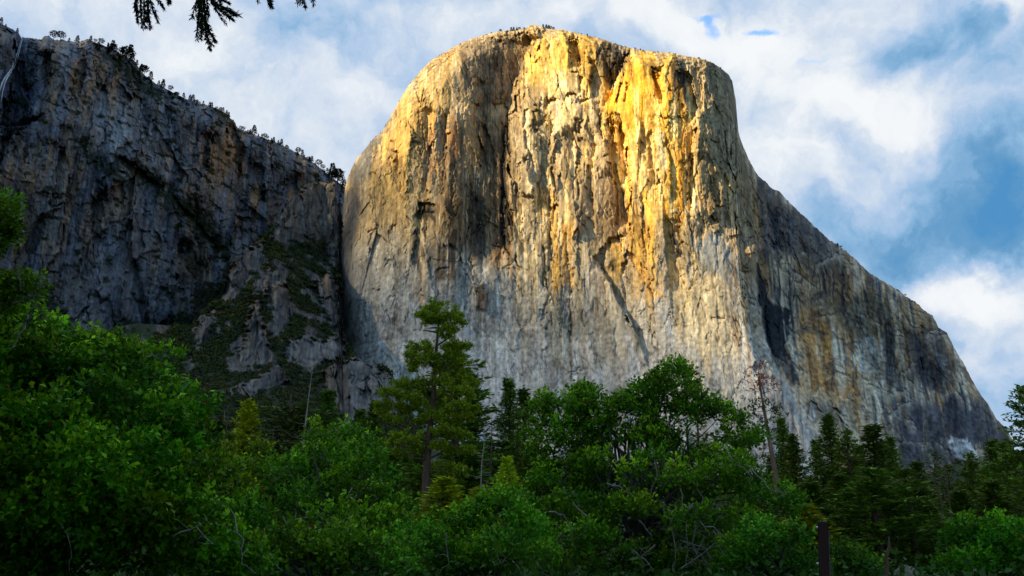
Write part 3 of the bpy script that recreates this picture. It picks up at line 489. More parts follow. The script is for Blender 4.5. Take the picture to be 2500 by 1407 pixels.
def dark_wall():
    sk = np.array(LEFT_SKY, float); nc, nr = 680, 520
    xs = np.linspace(-250, 866, nc)
    ytop = np.interp(xs, sk[:, 0], sk[:, 1])+2.5*fbm(xs/9, xs*0, 4, 105)+1.5*gnoise(xs/3, xs*0+4, 106)
    t = np.linspace(0, 1, nr)[:, None]; Y = ytop[None]+(1330-ytop)[None]*(.45*t*t+.55*t); X = np.broadcast_to(xs[None], Y.shape).copy()
    A, E = pix(X, Y); R = Relief(X, Y, 111); X, Y = R.X, R.Y
    r = np.interp(X, [-260, 0, 60, 150, 300, 450, 600, 760, 870], [1400, 1410, 1450, 1455, 1500, 1570, 1640, 1720, 1820])
    z = r*E; r = r-.28*np.clip(280-z, 0, 300)
    dsk = np.full(X.shape, 9e3, np.float32)
    for i in range(len(sk)-1): dsk = np.minimum(dsk, pdist(X, Y, sk[i:i+2]))
    q = np.clip(1-dsk/45, 0, 1); r = r+90*(1-np.sqrt(np.maximum(1-q*q, 0)))
    a = A*1450; z = r*E
    wa = a+5*fbm(a/45, z/80, 3, 121)+4*facets(a/16, z/40, 122, 1)[0]; wz = z+9*fbm(a/60, z/60, 3, 125)
    cm = sstep(0, .4, fbm(a/50, z/80, 3, 129)); f1, e1, k1 = facets(wa/56, wz/190, 103, 1.1); f2, e2, k2 = facets(wa/19+.3*gnoise(a/14, z/16, 115), wz/78, 104, 1.2); f3, e3, k3 = facets(wa/7+.4*gnoise(a/7, z/8, 116), wz/24, 107, 1.2)
    rib = ridged(wa/48, wz/300, 3, 131)
    R.D += -22*f1-9*f2-3*f3-4*(rib-.4)+16*fbm(a/120, z/200, 3, 151)+2*fbm(a/9, z/12, 4, 155)+.8*gnoise(a/2.6, z/3.2, 159)+4*cm*sstep(.1, 0, e2)
    for amp_, w, p in ((60, 70, [(30, 60), (40, 110), (24, 200), (-6, 330), (-20, 400)]), (30, 120, [(320, 170), (345, 260), (350, 330), (345, 400)]), (26, 70, [(400, 250), (420, 330), (430, 420)]), (30, 80, [(560, 300), (575, 380), (580, 450)]),
                       (36, 90, [(432, 580), (436, 660), (432, 720)]), (24, 60, [(470, 470), (480, 600), (470, 700)]), (30, 90, [(700, 420), (690, 520), (680, 600)]), (20, 60, [(230, 470), (224, 560), (180, 700)]), (24, 60, [(150, 300), (140, 400), (120, 520)])):
        R.drop(amp_, w, p)
    for amp_, w, p in ((40, 60, [(108, 280), (60, 320), (20, 350), (0, 420)]), (24, 50, [(205, 105), (215, 180), (190, 240)]), (22, 40, [(640, 400), (650, 500)]), (18, 40, [(60, 150), (70, 230)]), (26, 60, [(130, 120), (120, 230)]), (20, 40, [(260, 460), (240, 600)]), (20, 40, [(520, 320), (500, 430)])):
        R.rise(amp_, w, p)
    for amp_, w, p in ((12, 24, [(236, 200), (262, 222)]), (10, 18, [(240, 490), (275, 482), (310, 510)]), (10, 18, [(340, 560), (368, 566)]), (12, 24, [(490, 320), (540, 330)]), (10, 20, [(90, 530), (110, 545)]), (22, 34, [(280, 380), (330, 400), (400, 460)]), (22, 30, [(420, 470), (540, 610)]), (12, 20, [(80, 470), (170, 480)])):
        R.roof(amp_, w, p)
    for p in LEFT_BRUSH[1:3]: R.bump(-10, 30, p)
    rf = r+R.D
    st = fbm(wa/6, wz/110, 4, 171); st2 = fbm(wa/20, wz/160, 4, 175); gr = fbm(a/6, z/6, 4, 187); bl = fbm(a/60, z/80, 4, 183); st3 = fbm(a/2.4, z/50, 3, 179); nzp = st2+.5*st+.4*gr
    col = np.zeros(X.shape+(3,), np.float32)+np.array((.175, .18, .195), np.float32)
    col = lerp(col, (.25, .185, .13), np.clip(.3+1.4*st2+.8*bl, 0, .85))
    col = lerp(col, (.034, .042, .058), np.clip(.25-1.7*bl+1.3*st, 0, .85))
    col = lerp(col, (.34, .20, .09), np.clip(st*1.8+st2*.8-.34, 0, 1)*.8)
    for poly, c, k, soft in (([(250, 190), (300, 240), (338, 390), (270, 390), (225, 330), (230, 240)], (.23, .225, .215), .75, 24), ([(560, 270), (600, 330), (590, 430), (520, 420), (480, 330)], (.27, .16, .09), .6, 40), ([(190, 150), (230, 110), (240, 150), (200, 240), (150, 230)], (.24, .14, .08), .6, 30),
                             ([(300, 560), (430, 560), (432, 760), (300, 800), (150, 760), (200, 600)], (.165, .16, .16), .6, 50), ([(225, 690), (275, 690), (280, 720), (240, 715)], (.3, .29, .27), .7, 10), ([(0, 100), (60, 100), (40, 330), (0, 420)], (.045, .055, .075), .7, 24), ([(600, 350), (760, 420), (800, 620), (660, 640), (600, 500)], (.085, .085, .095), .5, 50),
                             ([(240, 490), (300, 490), (308, 510), (270, 520), (236, 560)], (.27, .22, .15), .6, 10), ([(430, 600), (456, 640), (452, 670), (432, 650)], (.3, .2, .12), .6, 10), ([(60, 430), (180, 400), (200, 560), (60, 640)], (.20, .165, .13), .5, 50), ([(170, 440), (186, 440), (178, 540), (164, 540)], (.36, .25, .12), .6, 8)):
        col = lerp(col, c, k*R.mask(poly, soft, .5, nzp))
    col = lerp(col, (.30, .29, .28), np.clip(st3*1.6+.5*st-.4, 0, 1)*.55)
    for q in ((60, 0, 420, 280, 620, (.34, .20, .085), (.35, .8), (2, 8), (50, 200), 31), (50, 440, 820, 300, 600, (.36, .20, .085), (.4, .85), (2, 7), (40, 160), 32), (60, 60, 830, 220, 640, (.022, .03, .05), (.4, .85), (2, 8), (60, 220), 33), (40, 200, 440, 180, 420, (.34, .33, .32), (.3, .7), (2, 6), (40, 140), 34),
              (24, 180, 300, 110, 260, (.33, .18, .08), (.4, .8), (2, 8), (40, 120), 35), (40, 100, 440, 520, 800, (.27, .265, .27), (.25, .6), (2, 7), (60, 220), 36), (26, 470, 600, 270, 420, (.40, .21, .09), (.4, .8), (2, 7), (40, 120), 37), (20, 430, 560, 560, 720, (.36, .24, .12), (.4, .8), (2, 6), (40, 120), 38), (22, 30, 120, 90, 330, (.03, .04, .065), (.4, .8), (2, 7), (60, 200), 39)):
        col = R.streaks(col, xs, st2, st3, *q)
    col *= (1+.3*(k1-.5)+.35*(k2-.5)+.3*(k3-.5)+.5*gr+.35*st3)[..., None]
    col *= (1-cm*(.5*sstep(.08, 0, e2)+.35*sstep(.1, 0, e3)))[..., None]
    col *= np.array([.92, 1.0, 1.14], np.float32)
    bm = np.zeros_like(X)
    for p in LEFT_BRUSH: bm = np.maximum(bm, R.mask(p, 26, .8, gr+.5*bl))
    bm = np.maximum(bm, sstep(.34, .5, fbm(a/22, z/12, 3, 199)+.12)*.9)
    col = lerp(col, (.018, .028, .016), bm*.9)
    Pt = np.stack([rf*np.sin(A), rf*np.cos(A), EYE+rf*E], -1)
    B = back_rows(Pt, [(40, .995), (160, .95), (420, .8), (800, .4), (1100, 0)])
    V = np.concatenate([B, Pt]); cc = np.concatenate([np.zeros(B.shape, np.float32)+np.array((.05, .055, .05), np.float32), col])
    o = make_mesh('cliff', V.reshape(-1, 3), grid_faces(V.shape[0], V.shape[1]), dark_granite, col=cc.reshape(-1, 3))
    tag(o, 'shaded dark granite wall with a tree-lined rim sloping down towards the pale monolith', 'cliff', kind='structure')
    return Pt, bm, X, Y
LW = dark_wall()

# --- the brushy spur and scree slope between the two --------------------------------------------------------------
SPUR_SKY = [(-300, 1010), (-60, 900), (60, 860), (200, 830), (280, 800), (330, 790), (420, 795), (468, 800), (490, 770), (520, 742), (540, 735), (548, 690), (560, 650), (575, 628), (600, 608), (640, 580), (668, 552), (690, 520), (705, 492), (720, 478), (745, 452), (760, 445), (800, 443), (818, 446),
    (823, 500), (828, 600), (832, 690), (837, 780), (842, 825), (852, 846), (872, 872), (895, 888), (925, 893), (950, 905), (972, 940), (985, 985), (1010, 1030), (1080, 1075), (1200, 1110), (1400, 1130), (1700, 1160), (1900, 1190), (2100, 1200), (2240, 1165), (2330, 1130), (2420, 1110), (2600, 1090)]
OUTCROPS = [[(545, 905), (570, 860), (600, 830), (610, 760), (625, 715), (642, 760), (648, 830), (662, 880), (650, 897)], [(470, 830), (490, 780), (520, 745), (538, 750), (522, 800), (500, 842)], [(700, 885), (705, 840), (740, 815), (790, 830), (832, 800), (842, 880), (770, 892)], [(552, 960), (580, 945), (640, 915), (682, 893), (692, 930), (640, 962), (600, 978)],
    [(790, 905), (860, 868), (930, 900), (965, 930), (1005, 1010), (850, 1035), (800, 970)], [(545, 735), (560, 640), (600, 612), (640, 590), (652, 640), (605, 690), (565, 745)], [(670, 570), (690, 515), (716, 478), (760, 440), (826, 440), (836, 560), (834, 660), (806, 650), (790, 600), (740, 572), (700, 600)], [(770, 690), (800, 660), (834, 700), (840, 790), (806, 800), (780, 750)], [(610, 700), (650, 660), (690, 650), (700, 690), (650, 720)], [(655, 700), (690, 690), (720, 760), (690, 800), (660, 770)]]
def spur():
    sk = np.array(SPUR_SKY, float); nc, nr = 900, 330
    xs = np.concatenate([np.linspace(-290, 380, 110, endpoint=False), np.linspace(380, 1020, 560, endpoint=False), np.linspace(1020, 2590, 230)]); nc = len(xs)
    ytop = np.interp(xs, sk[:, 0], sk[:, 1])+3*fbm(xs/10, xs*0, 4, 205)+70*fbm(xs/5, xs*0+2, 3, 206)*sstep(816, 824, xs)*sstep(848, 838, xs)
    t = np.linspace(0, 1, nr)[:, None]; Y = ytop[None]+(1385-ytop)[None]*(.5*t*t+.5*t); X = np.broadcast_to(xs[None], Y.shape).copy()
    A, E = pix(X, Y); R = Relief(X, Y, 211); X, Y = R.X, R.Y
    R.WX = X+9*fbm(X/24, Y/24, 3, 212); R.WY = Y+8*fbm(X/24, Y/20, 3, 216)
    r = np.interp(E, [-.02, 0, .05, .1, .2, .35, .45, .55], [400, 415, 500, 630, 1080, 1400, 1510, 1610])
    r = r+np.interp(X, [400, 640, 830, 1000], [0, -20, 10, 40])*np.clip(E*4, 0, 1)
    r = r+np.interp(X, [680, 790, 840, 900, 1000], [0, 85, 95, 60, 20])*sstep(.17, .27, E)
    z = r*E; a = A*1000
    out = np.zeros_like(X); gr = fbm(a/7, z/7, 4, 221); bl = fbm(a/40, z/40, 4, 225)
    ob = np.zeros_like(X)
    r0 = r.copy(); crag = np.zeros_like(X)
    for p in OUTCROPS:      # every outcrop is a steep crag standing on the slope at its foot
        m = R.mask(p, 14, .5, gr+bl); out = np.maximum(out, m); yb = max(q[1] for q in p); pa = np.array(p, float); xx = xs
        foot = np.array([max([y1+(x-x1)*(y2-y1)/(x2-x1) for (x1, y1), (x2, y2) in zip(p, p[1:]+p[:1]) if x1 != x2 and min(x1, x2) <= x <= max(x1, x2)], default=yb) for x in xx])
        ef = pix(xx, foot)[1]; rf_ = np.interp(xx, [680, 790, 840, 900, 1000], [0, 85, 95, 60, 20])*sstep(.17, .27, ef)+np.interp(ef, [-.02, 0, .05, .1, .2, .35, .45, .55], [400, 415, 500, 630, 1080, 1400, 1510, 1610])
        zf = rf_*ef; lean = .38*np.clip(r0*E-zf[None], -20, 400)
        crag = np.minimum(crag, m*np.minimum(rf_[None]+lean-r0, 0)*.8)
    wa = a+8*fbm(a/30, z/40, 3, 231); f2, e2, k2 = facets(wa/15, z/85, 233, 1.3); f3, e3, k3 = facets(wa/6, z/32, 234, 1.2); cm = sstep(0, .4, fbm(a/30, z/50, 3, 237))
    R.D += crag+out*(-9*f2-3*f3-6*ridged(wa/26, z/120, 3, 236))+16*fbm(a/70, z/70, 3, 241)+(1-out)*5*fbm(a/14, z/12, 3, 245)+1.0*fbm(a/5, z/8, 3, 248)
    R.drop(40, 30, [(560, 640), (548, 700), (500, 770)])
    rf = np.maximum(r+R.D, 380)
    st = fbm(wa/5, z/60, 4, 251); st3 = fbm(a/2.2, z/30, 3, 255)
    rk = np.zeros(X.shape+(3,), np.float32)+np.array((.15, .142, .135), np.float32)
    rk = lerp(rk, (.33, .22, .12), np.clip(st*1.8-.15, 0, .8)); rk = lerp(rk, (.05, .055, .065), np.clip(-st*1.6+bl, 0, .8)); rk = lerp(rk, (.24, .23, .22), np.clip(st3*1.6-.25, 0, .5))
    rk *= .72; rk = lerp(rk, (.22, .215, .205), .5*R.mask(OUTCROPS[2], 20, .3, gr)+.35*R.mask(OUTCROPS[4], 20, .3, gr)+.4*R.mask(OUTCROPS[3], 20, .3, gr))
    rk *= (1+.4*(k2-.5)+.3*(k3-.5)+.5*gr)[..., None]; rk *= (1-cm*(.5*sstep(.09, 0, e2)+.35*sstep(.1, 0, e3)))[..., None]*(1+.5*st3+.3*st)[..., None]
    veg = np.clip((1-out)-sstep(.06, .26, fbm(a/20, z/26, 4, 261))*sstep(1000, 850, Y)*(X < 1100), 0, 1)
    veg = np.where(X > 1050, np.clip(.9-sstep(.1, .3, fbm(a/30, z/14, 3, 265)), 0, 1), veg)
    col = lerp(rk, (.022, .034, .016), veg*.92)
    Pt = np.stack([rf*np.sin(A), rf*np.cos(A), EYE+rf*E], -1)
    B = back_rows(Pt, [(30, .99), (120, .9), (260, .6), (420, 0)])
    V = np.concatenate([B, Pt]); cc = np.concatenate([np.zeros(B.shape, np.float32)+np.array((.04, .045, .035), np.float32), col])
    o = make_mesh('hillside', V.reshape(-1, 3), grid_faces(V.shape[0], V.shape[1]), dark_granite, col=cc.reshape(-1, 3))
    tag(o, 'rocky spur and scree slope overgrown with dark brush between the two cliffs', 'hillside', kind='structure')
    return Pt, veg, X, Y
SP = spur()

# --- valley floor ---------------------------------------------------------------------------------------------------
def ground():
    m = bpy.data.materials.new('forest_floor'); m.use_nodes = True; q = NT(m.node_tree)
    o = q.n('ShaderNodeOutputMaterial'); b = q.n('ShaderNodeBsdfPrincipled', _Roughness=.95); q.l(b.outputs[0], o.inputs[0])
    t = q.n('ShaderNodeTexCoord'); n1 = q.n('ShaderNodeTexNoise', _Scale=.35, _Detail=8.0, _Roughness=.7); q.l(t.outputs['Object'], n1.inputs['Vector'])
    rp = q.n('ShaderNodeValToRGB'); q.l(n1.outputs['Fac'], rp.inputs[0])
    rp.color_ramp.elements[0].position = .35; rp.color_ramp.elements[0].color = (.03, .045, .012, 1); rp.color_ramp.elements[1].position = .7; rp.color_ramp.elements[1].color = (.09, .085, .035, 1)
    q.l(rp.outputs[0], b.inputs['Base Color'])
    n = 220; rr = np.concatenate([[0], np.geomspace(1.5, 30000, n-1)]); th = np.linspace(0, 2*np.pi, 161)
    Rr, T = np.meshgrid(rr, th, indexing='ij'); x = Rr*np.sin(T); y = Rr*np.cos(T)
    z = .22*fbm(x/9, y/9, 3, 301)*np.clip(Rr/10, 0, 1)*np.clip(1-Rr/2000, 0, 1)
    tag(make_mesh('ground', np.stack([x, y, z], -1).reshape(-1, 3), grid_faces(n, 161)[:, ::-1], m), 'grassy forest floor of the valley under the trees', 'ground', kind='structure')
ground()
# ------------------------------------------------------------------ unseen cloud added between sun and valley, shaped to shade trees and lower cliff
def shade_cloud():
    H = 2600.0; h = SUN[:2]/np.linalg.norm(SUN[:2]); p = np.array([-h[1], h[0]])
    hs = np.concatenate([np.linspace(3150, 5200, 60), np.linspace(5350, 9500, 40)]); ps = np.linspace(-5200, 4200, 120)
    Hh, Pp = np.meshgrid(hs, ps, indexing='ij')
    edge = np.minimum.reduce([Hh-3150, 9500-Hh, Pp+5200, 4200-Pp]); th = np.clip(edge/900, 0, 1)**.6
    x = Hh*h[0]+Pp*p[0]; y = Hh*h[1]+Pp*p[1]
    lump = fbm(x/700, y/700, 4, 401); zt = H+60+th*(190+240*np.maximum(ridged(x/900, y/900, 4, 405), 0)+120*lump); zb = H+50-th*(50+50*lump)
    V = np.concatenate([np.stack([x, y, zt], -1).reshape(-1, 3), np.stack([x, y, zb], -1).reshape(-1, 3)])
    F = grid_faces(*Hh.shape); n = Hh.size
    m = bpy.data.materials.new('shade_cloud_vapour'); m.use_nodes = True; q = NT(m.node_tree)
    o = q.n('ShaderNodeOutputMaterial'); mx = q.n('ShaderNodeMixShader'); tr = q.n('ShaderNodeBsdfTransparent'); df = q.n('ShaderNodeBsdfDiffuse', _Color=(.85, .86, .88, 1)); tl = q.n('ShaderNodeBsdfTranslucent', _Color=(.75, .76, .78, 1)); ms = q.n('ShaderNodeMixShader')
    ms.inputs[0].default_value = .35; q.l(df.outputs[0], ms.inputs[1]); q.l(tl.outputs[0], ms.inputs[2])
    t = q.n('ShaderNodeTexCoord'); nz = q.n('ShaderNodeTexNoise', _Scale=.0042, _Detail=4.0, _Roughness=.55); q.l(t.outputs['Object'], nz.inputs['Vector'])
    dh = q.n('ShaderNodeVectorMath', operation='DOT_PRODUCT'); q.l(t.outputs['Object'], dh.inputs[0]); dh.inputs[1].default_value = (h[0], h[1], 0)
    dp = q.n('ShaderNodeVectorMath', operation='DOT_PRODUCT'); q.l(t.outputs['Object'], dp.inputs[0]); dp.inputs[1].default_value = (p[0], p[1], 0)
    hv = q.m('ADD', dh.outputs['Value'], q.m('MULTIPLY', q.m('SUBTRACT', nz.outputs['Fac'], .5), 520))
    far = q.n('ShaderNodeMapRange', _From_Min=-1180.0, _From_Max=-1480.0, _To_Min=0.0, _To_Max=420.0); q.l(dp.outputs['Value'], far.inputs['Value'])   # made denser to shade the western wall
    hv = q.m('ADD', hv, far.outputs[0])
    cr = q.n('ShaderNodeValToRGB'); q.l(q.m('DIVIDE', q.m('SUBTRACT', hv, 3200.0), 2000.0), cr.inputs[0])
    cr.color_ramp.interpolation = 'EASE'
    e = cr.color_ramp.elements; e[0].position = .06; e[0].color = (0, 0, 0, 1); e[1].position = .80; e[1].color = (.90, .90, .90, 1)
    for pos, v in ((.16, .03), (.30, .17), (.50, .28)): k = e.new(pos); k.color = (v, v, v, 1)
    q.l(cr.outputs[0], mx.inputs[0]); q.l(tr.outputs[0], mx.inputs[1]); q.l(ms.outputs[0], mx.inputs[2]); q.l(mx.outputs[0], o.inputs[0])
    tag(make_mesh('cloud', V, np.concatenate([F, F[:, ::-1]+n]), m, smooth=True), 'unseen cloud bank added between the low sun and the valley to shade it', 'cloud', kind='stuff')
shade_cloud()

# ------------------------------------------------------------------ plants: shared builders
rng = np.random.RandomState(7)
def unit(v): return v/(np.linalg.norm(v, axis=-1, keepdims=True)+1e-9)
def leaf_material(name, trans=.3, rough=.5, var=.25, gain=1.0):
    m = bpy.data.materials.new(name); m.use_nodes = True; q = NT(m.node_tree)
    o = q.n('ShaderNodeOutputMaterial'); b = q.n('ShaderNodeBsdfPrincipled', _Roughness=rough); b.inputs['Specular IOR Level'].default_value = .10
    tl = q.n('ShaderNodeBsdfTranslucent'); mx = q.n('ShaderNodeMixShader'); mx.inputs[0].default_value = trans
    vc = q.n('ShaderNodeVertexColor', layer_name='tint'); oi = q.n('ShaderNodeObjectInfo')
    hs = q.n('ShaderNodeHueSaturation'); q.l(q.mix(1.0, vc.outputs[0], (gain, gain, gain), 'MULTIPLY'), hs.inputs['Color'])
    q.l(q.m('MULTIPLY_ADD', q.m('SUBTRACT', oi.outputs['Random'], .5), .036, .486), hs.inputs['Hue']); q.l(q.m('MULTIPLY_ADD', q.m('SUBTRACT', oi.outputs['Random'], .5), var, 1.0), hs.inputs['Value'])
    q.l(hs.outputs[0], b.inputs['Base Color']); q.l(hs.outputs[0], tl.inputs['Color'])
    q.l(b.outputs[0], mx.inputs[1]); q.l(tl.outputs[0], mx.inputs[2]); q.l(mx.outputs[0], o.inputs[0]); return m
def bark_material(name, c1, c2, sc=6.0):
    m = bpy.data.materials.new(name); m.use_nodes = True; q = NT(m.node_tree)
    o = q.n('ShaderNodeOutputMaterial'); b = q.n('ShaderNodeBsdfPrincipled', _Roughness=.9); q.l(b.outputs[0], o.inputs[0])
    t = q.n('ShaderNodeTexCoord'); mp = q.n('ShaderNodeMapping'); mp.inputs['Scale'].default_value = (sc, sc, sc*.15); q.l(t.outputs['Object'], mp.inputs[0])
    n = q.n('ShaderNodeTexNoise', _Scale=1.0, _Detail=6.0, _Roughness=.7); q.l(mp.outputs[0], n.inputs['Vector'])
    r = q.n('ShaderNodeValToRGB'); q.l(n.outputs['Fac'], r.inputs[0]); r.color_ramp.elements[0].position = .35; r.color_ramp.elements[1].position = .68
    r.color_ramp.elements[0].color = (*c1, 1); r.color_ramp.elements[1].color = (*c2, 1); q.l(r.outputs[0], b.inputs['Base Color'])
    bp = q.n('ShaderNodeBump', _Strength=.6, _Distance=.05); q.l(n.outputs['Fac'], bp.inputs['Height']); q.l(bp.outputs[0], b.inputs['Normal']); return m
oak_leaf = leaf_material('oak_leaf', .32, .45, .3, 1.15); needle = leaf_material('needle', .15, .6, .35, 1.15); brush_leaf = leaf_material('brush_leaf', .1, .8)
oak_bark = bark_material('oak_bark', (.035, .03, .025), (.13, .115, .095)); pine_bark = bark_material('pine_bark', (.045, .025, .016), (.16, .085, .05), 4.0)
grey_wood = bark_material('grey_wood', (.15, .13, .105), (.38, .34, .28)); red_bark = bark_material('red_bark', (.045, .024, .016), (.17, .095, .055), 5.0)

def leaves(c, d, n, L, Wd):
    """one bent four-cornered leaf per row"""
    d = unit(d); s = unit(np.cross(d, n)); n = np.cross(s, d); L = L[:, None]; Wd = Wd[:, None]
    V = np.stack([c, c+d*L*.5+s*Wd*.5+n*Wd*.16, c+d*L, c+d*L*.5-s*Wd*.5+n*Wd*.16], 1).reshape(-1, 3)
    return V, np.arange(len(c)*4).reshape(-1, 4)
def tubes(paths, sides=5):
    """tapered tubes: each path is a list of (x, y, z, radius)"""
    Vs, Fs, k = [], [], 0; an = np.arange(sides)*2*np.pi/sides
    for P in paths:
        P = np.asarray(P, float); c, r = P[:, :3], P[:, 3]
        t = unit(np.gradient(c, axis=0)); ref = np.where(np.abs(t[:, 2:3]) > .9, np.array([[1., 0, 0]]), np.array([[0, 0, 1.]]))
        u = unit(np.cross(t, ref)); v = np.cross(t, u)
        ring = c[:, None]+r[:, None, None]*(np.cos(an)[None, :, None]*u[:, None]+np.sin(an)[None, :, None]*v[:, None])
        m = len(P); Vs.append(ring.reshape(-1, 3)); i = k+np.arange(m*sides).reshape(m, sides); j = np.roll(i, -1, 1)
        Fs.append(np.stack([i[:-1], j[:-1], j[1:], i[1:]], -1).reshape(-1, 4)); k += m*sides
    return np.concatenate(Vs), np.concatenate(Fs)
def limb(a, b, r0, r1, sag=0.0, wob=.12, n=7):
    a, b = np.asarray(a, float), np.asarray(b, float); t = np.linspace(0, 1, n)[:, None]; L = np.linalg.norm(b-a)
    p = a+(b-a)*t; p[:, 2] += sag*L*np.sin(np.pi*t[:, 0]); w = rng.randn(n, 3)*wob*L/n; w[0] = w[-1] = 0
    p += np.cumsum(w, 0)*np.sin(np.pi*t)
    return np.concatenate([p, (r0+(r1-r0)*t**.8)], 1)
def sphere_dirs(n, zmin=-.5):
    z = rng.uniform(zmin, 1, n); a = rng.uniform(0, 2*np.pi, n); s = np.sqrt(1-z*z); return np.stack([s*np.cos(a), s*np.sin(a), z], -1)

# --- broadleaf crowns traced against the sky and the cliff: pads of leafy sprays, filling the crown in depth -------
def fill_pads(poly, r, depth, step, seed):
    """pad centres (world) spread through the crown whose outline from the viewpoint is poly"""
    rs = np.random.RandomState(seed); p = np.array(poly, float); out = []
    sp = step*FPX/r
    for lay in range(3):
        gx, gy = np.meshgrid(np.arange(p[:, 0].min(), p[:, 0].max(), sp), np.arange(p[:, 1].min(), p[:, 1].max(), sp))
        x = (gx+rs.uniform(-.5, .5, gx.shape)*sp).ravel(); y = (gy+rs.uniform(-.5, .5, gx.shape)*sp).ravel()
        k = inside(x, y, poly); x, y = x[k], y[k]
        d = pdist(x, y, poly, True)*r/FPX                                   # metres in from the outline
        f = np.sqrt(np.clip(d/(depth*.8), 0.02, 1)); off = (np.array([-1, 0, .8])[lay]+rs.uniform(-.5, .5, len(x)))*depth*f
        out.append(at(x, y, r+off))
    return np.concatenate(out)
def leaf_pads(pads, Rm, per, leaf=0.182, tipc=(.105, .20, .018), base=(.030, .150, .004), fresh=.35, brown=.0, small=None):
    """sprays of leaves round the pads -> verts, faces, colours"""
    n = len(pads); R = Rm*rng.uniform(.65, 1.35, n)*(1 if small is None else np.where(np.arange(n) < n-small, 1, .62)); m = (per*(R/Rm)**1.7).astype(int); idx = np.repeat(np.arange(n), m)
    d = sphere_dirs(len(idx), -.45); c = pads[idx]+d*R[idx, None]*rng.uniform(.45, 1.12, (len(idx), 1))*np.array([1, 1, .8])
    ax = unit(d+np.array([0, 0, .55])+.6*rng.randn(len(idx), 3)); K = 7
    i2 = np.repeat(np.arange(len(idx)), K); s = rng.uniform(0, 1, len(i2)); pos = c[i2]+ax[i2]*(s*leaf*2.6)[:, None]+rng.randn(len(i2), 3)*leaf*.25
    dr = unit(ax[i2]*(.35+.6*s[:, None])+.75*rng.randn(len(i2), 3)); nm = unit(np.array([0, 0, 1.])+.75*rng.randn(len(i2), 3)+.4*d[i2])
    L = leaf*rng.uniform(.7, 1.35, len(i2)); V, F = leaves(pos, dr, nm, L, L*rng.uniform(.5, .75, len(i2)))
    pb = rng.uniform(.5, 1.5, n)[idx][i2]; f = np.clip(fresh*(s*1.3)*np.clip(.35+1.0*d[i2, 2], .1, 1.5)*rng.uniform(.2, 1.6, len(i2))*rng.uniform(.5, 1.5, n)[idx][i2], 0, 1)
    col = np.array(base)[None]*(1-f[:, None])+np.array(tipc)[None]*f[:, None]; hp = rng.uniform(-1, 1, n)[idx][i2][:, None]; col = col*(pb*rng.uniform(.6, 1.4, len(i2)))[:, None]*(1+hp*np.array([[.35, .04, -.2]]))
    if brown: k = rng.rand(len(i2)) < brown; col[k] = np.array((.16, .06, .02))
    return V, F, np.repeat(col, 4, 0)
def skeleton(base, pads, h_split, r0, nl, seed, twigs=1):
    rs = np.random.RandomState(seed); base = np.asarray(base, float); paths = []; top = np.array([base[0], base[1], h_split])+np.array([rs.randn()*.3, rs.randn()*.3, 0])
    paths.append(limb(base-np.array([0, 0, .4]), top, r0, r0*.7, 0, .15))
    pick = rs.permutation(len(pads))[:nl]
    for i in pick:
        t = rs.uniform(.35, 1); a = base+(top-base)*t; b = pads[i]; L = np.linalg.norm(b-a)
        path = limb(a, b, min(r0*.5, .03+.02*L), .012, .10, .35, 9); paths.append(path)
        for _ in range(twigs):
            q = path[rs.randint(3, 9), :3]; paths.append(limb(q, q+rs.randn(3)*.7+np.array([0, 0, .2]), .014, .004, 0, .4, 5))
    return paths
def oak(name, label, poly, r, depth=3.0, step=1.25, Rm=.62, per=36, leaf=0.175, seed=1, fresh=.35, base=(.030, .150, .004), tip=(.2, .5, .02), nl=46, extra=None, bare=(), brown=.004, group='leafy oaks in front of the conifers', shift=0.0):
    pads = fill_pads(poly, r, depth, step, seed)
    if extra is not None: pads = np.concatenate([pads, extra])
    cx = np.median(pads[:, 0])+shift; cy = np.median(pads[:, 1])
    top = pads[:, 2].max(); root = empty(name, (cx, cy, 0), label, 'tree', group); off = np.array([cx, cy, 0])
    pads = pads-off
    V, F, col = leaf_pads(pads, Rm, per, leaf, tip, base, fresh, brown, None if extra is None else len(extra))
    make_mesh('crown', V, F, oak_leaf, root, col)
    V, F = tubes(skeleton((0, 0, 0), pads, max(1.2, top*.38), .10+.018*top, nl, seed)); make_mesh('trunk', V, F, oak_bark, root, smooth=True)
    if len(bare):
        for path in bare:       # bare grey branches, each at its own depth within the crown
            w = at([q[0] for q in path], [q[1] for q in path], r-depth*rng.uniform(.86, 1.1))-off
            n = len(w); w = np.stack([np.interp(np.linspace(0, n-1, 3*n-2), np.arange(n), w[:, i]) for i in range(3)], 1); n = len(w); w[1:] += rng.randn(n-1, 3)*.05*r/45
            P = [np.concatenate([w, np.linspace(.034, .012, n)[:, None]*r/45], 1)]
            for k in range(2, n):
                q = w[k]; P.append(limb(q, q+rng.randn(3)*np.array([.55, .3, .4])*r/45, .011*r/45, .005*r/45, 0, .28, 5))
            V, F = tubes(P, 4); make_mesh('dead_branch', V, F, oak_bark if r < 24 else grey_wood, root, smooth=True)
    return root

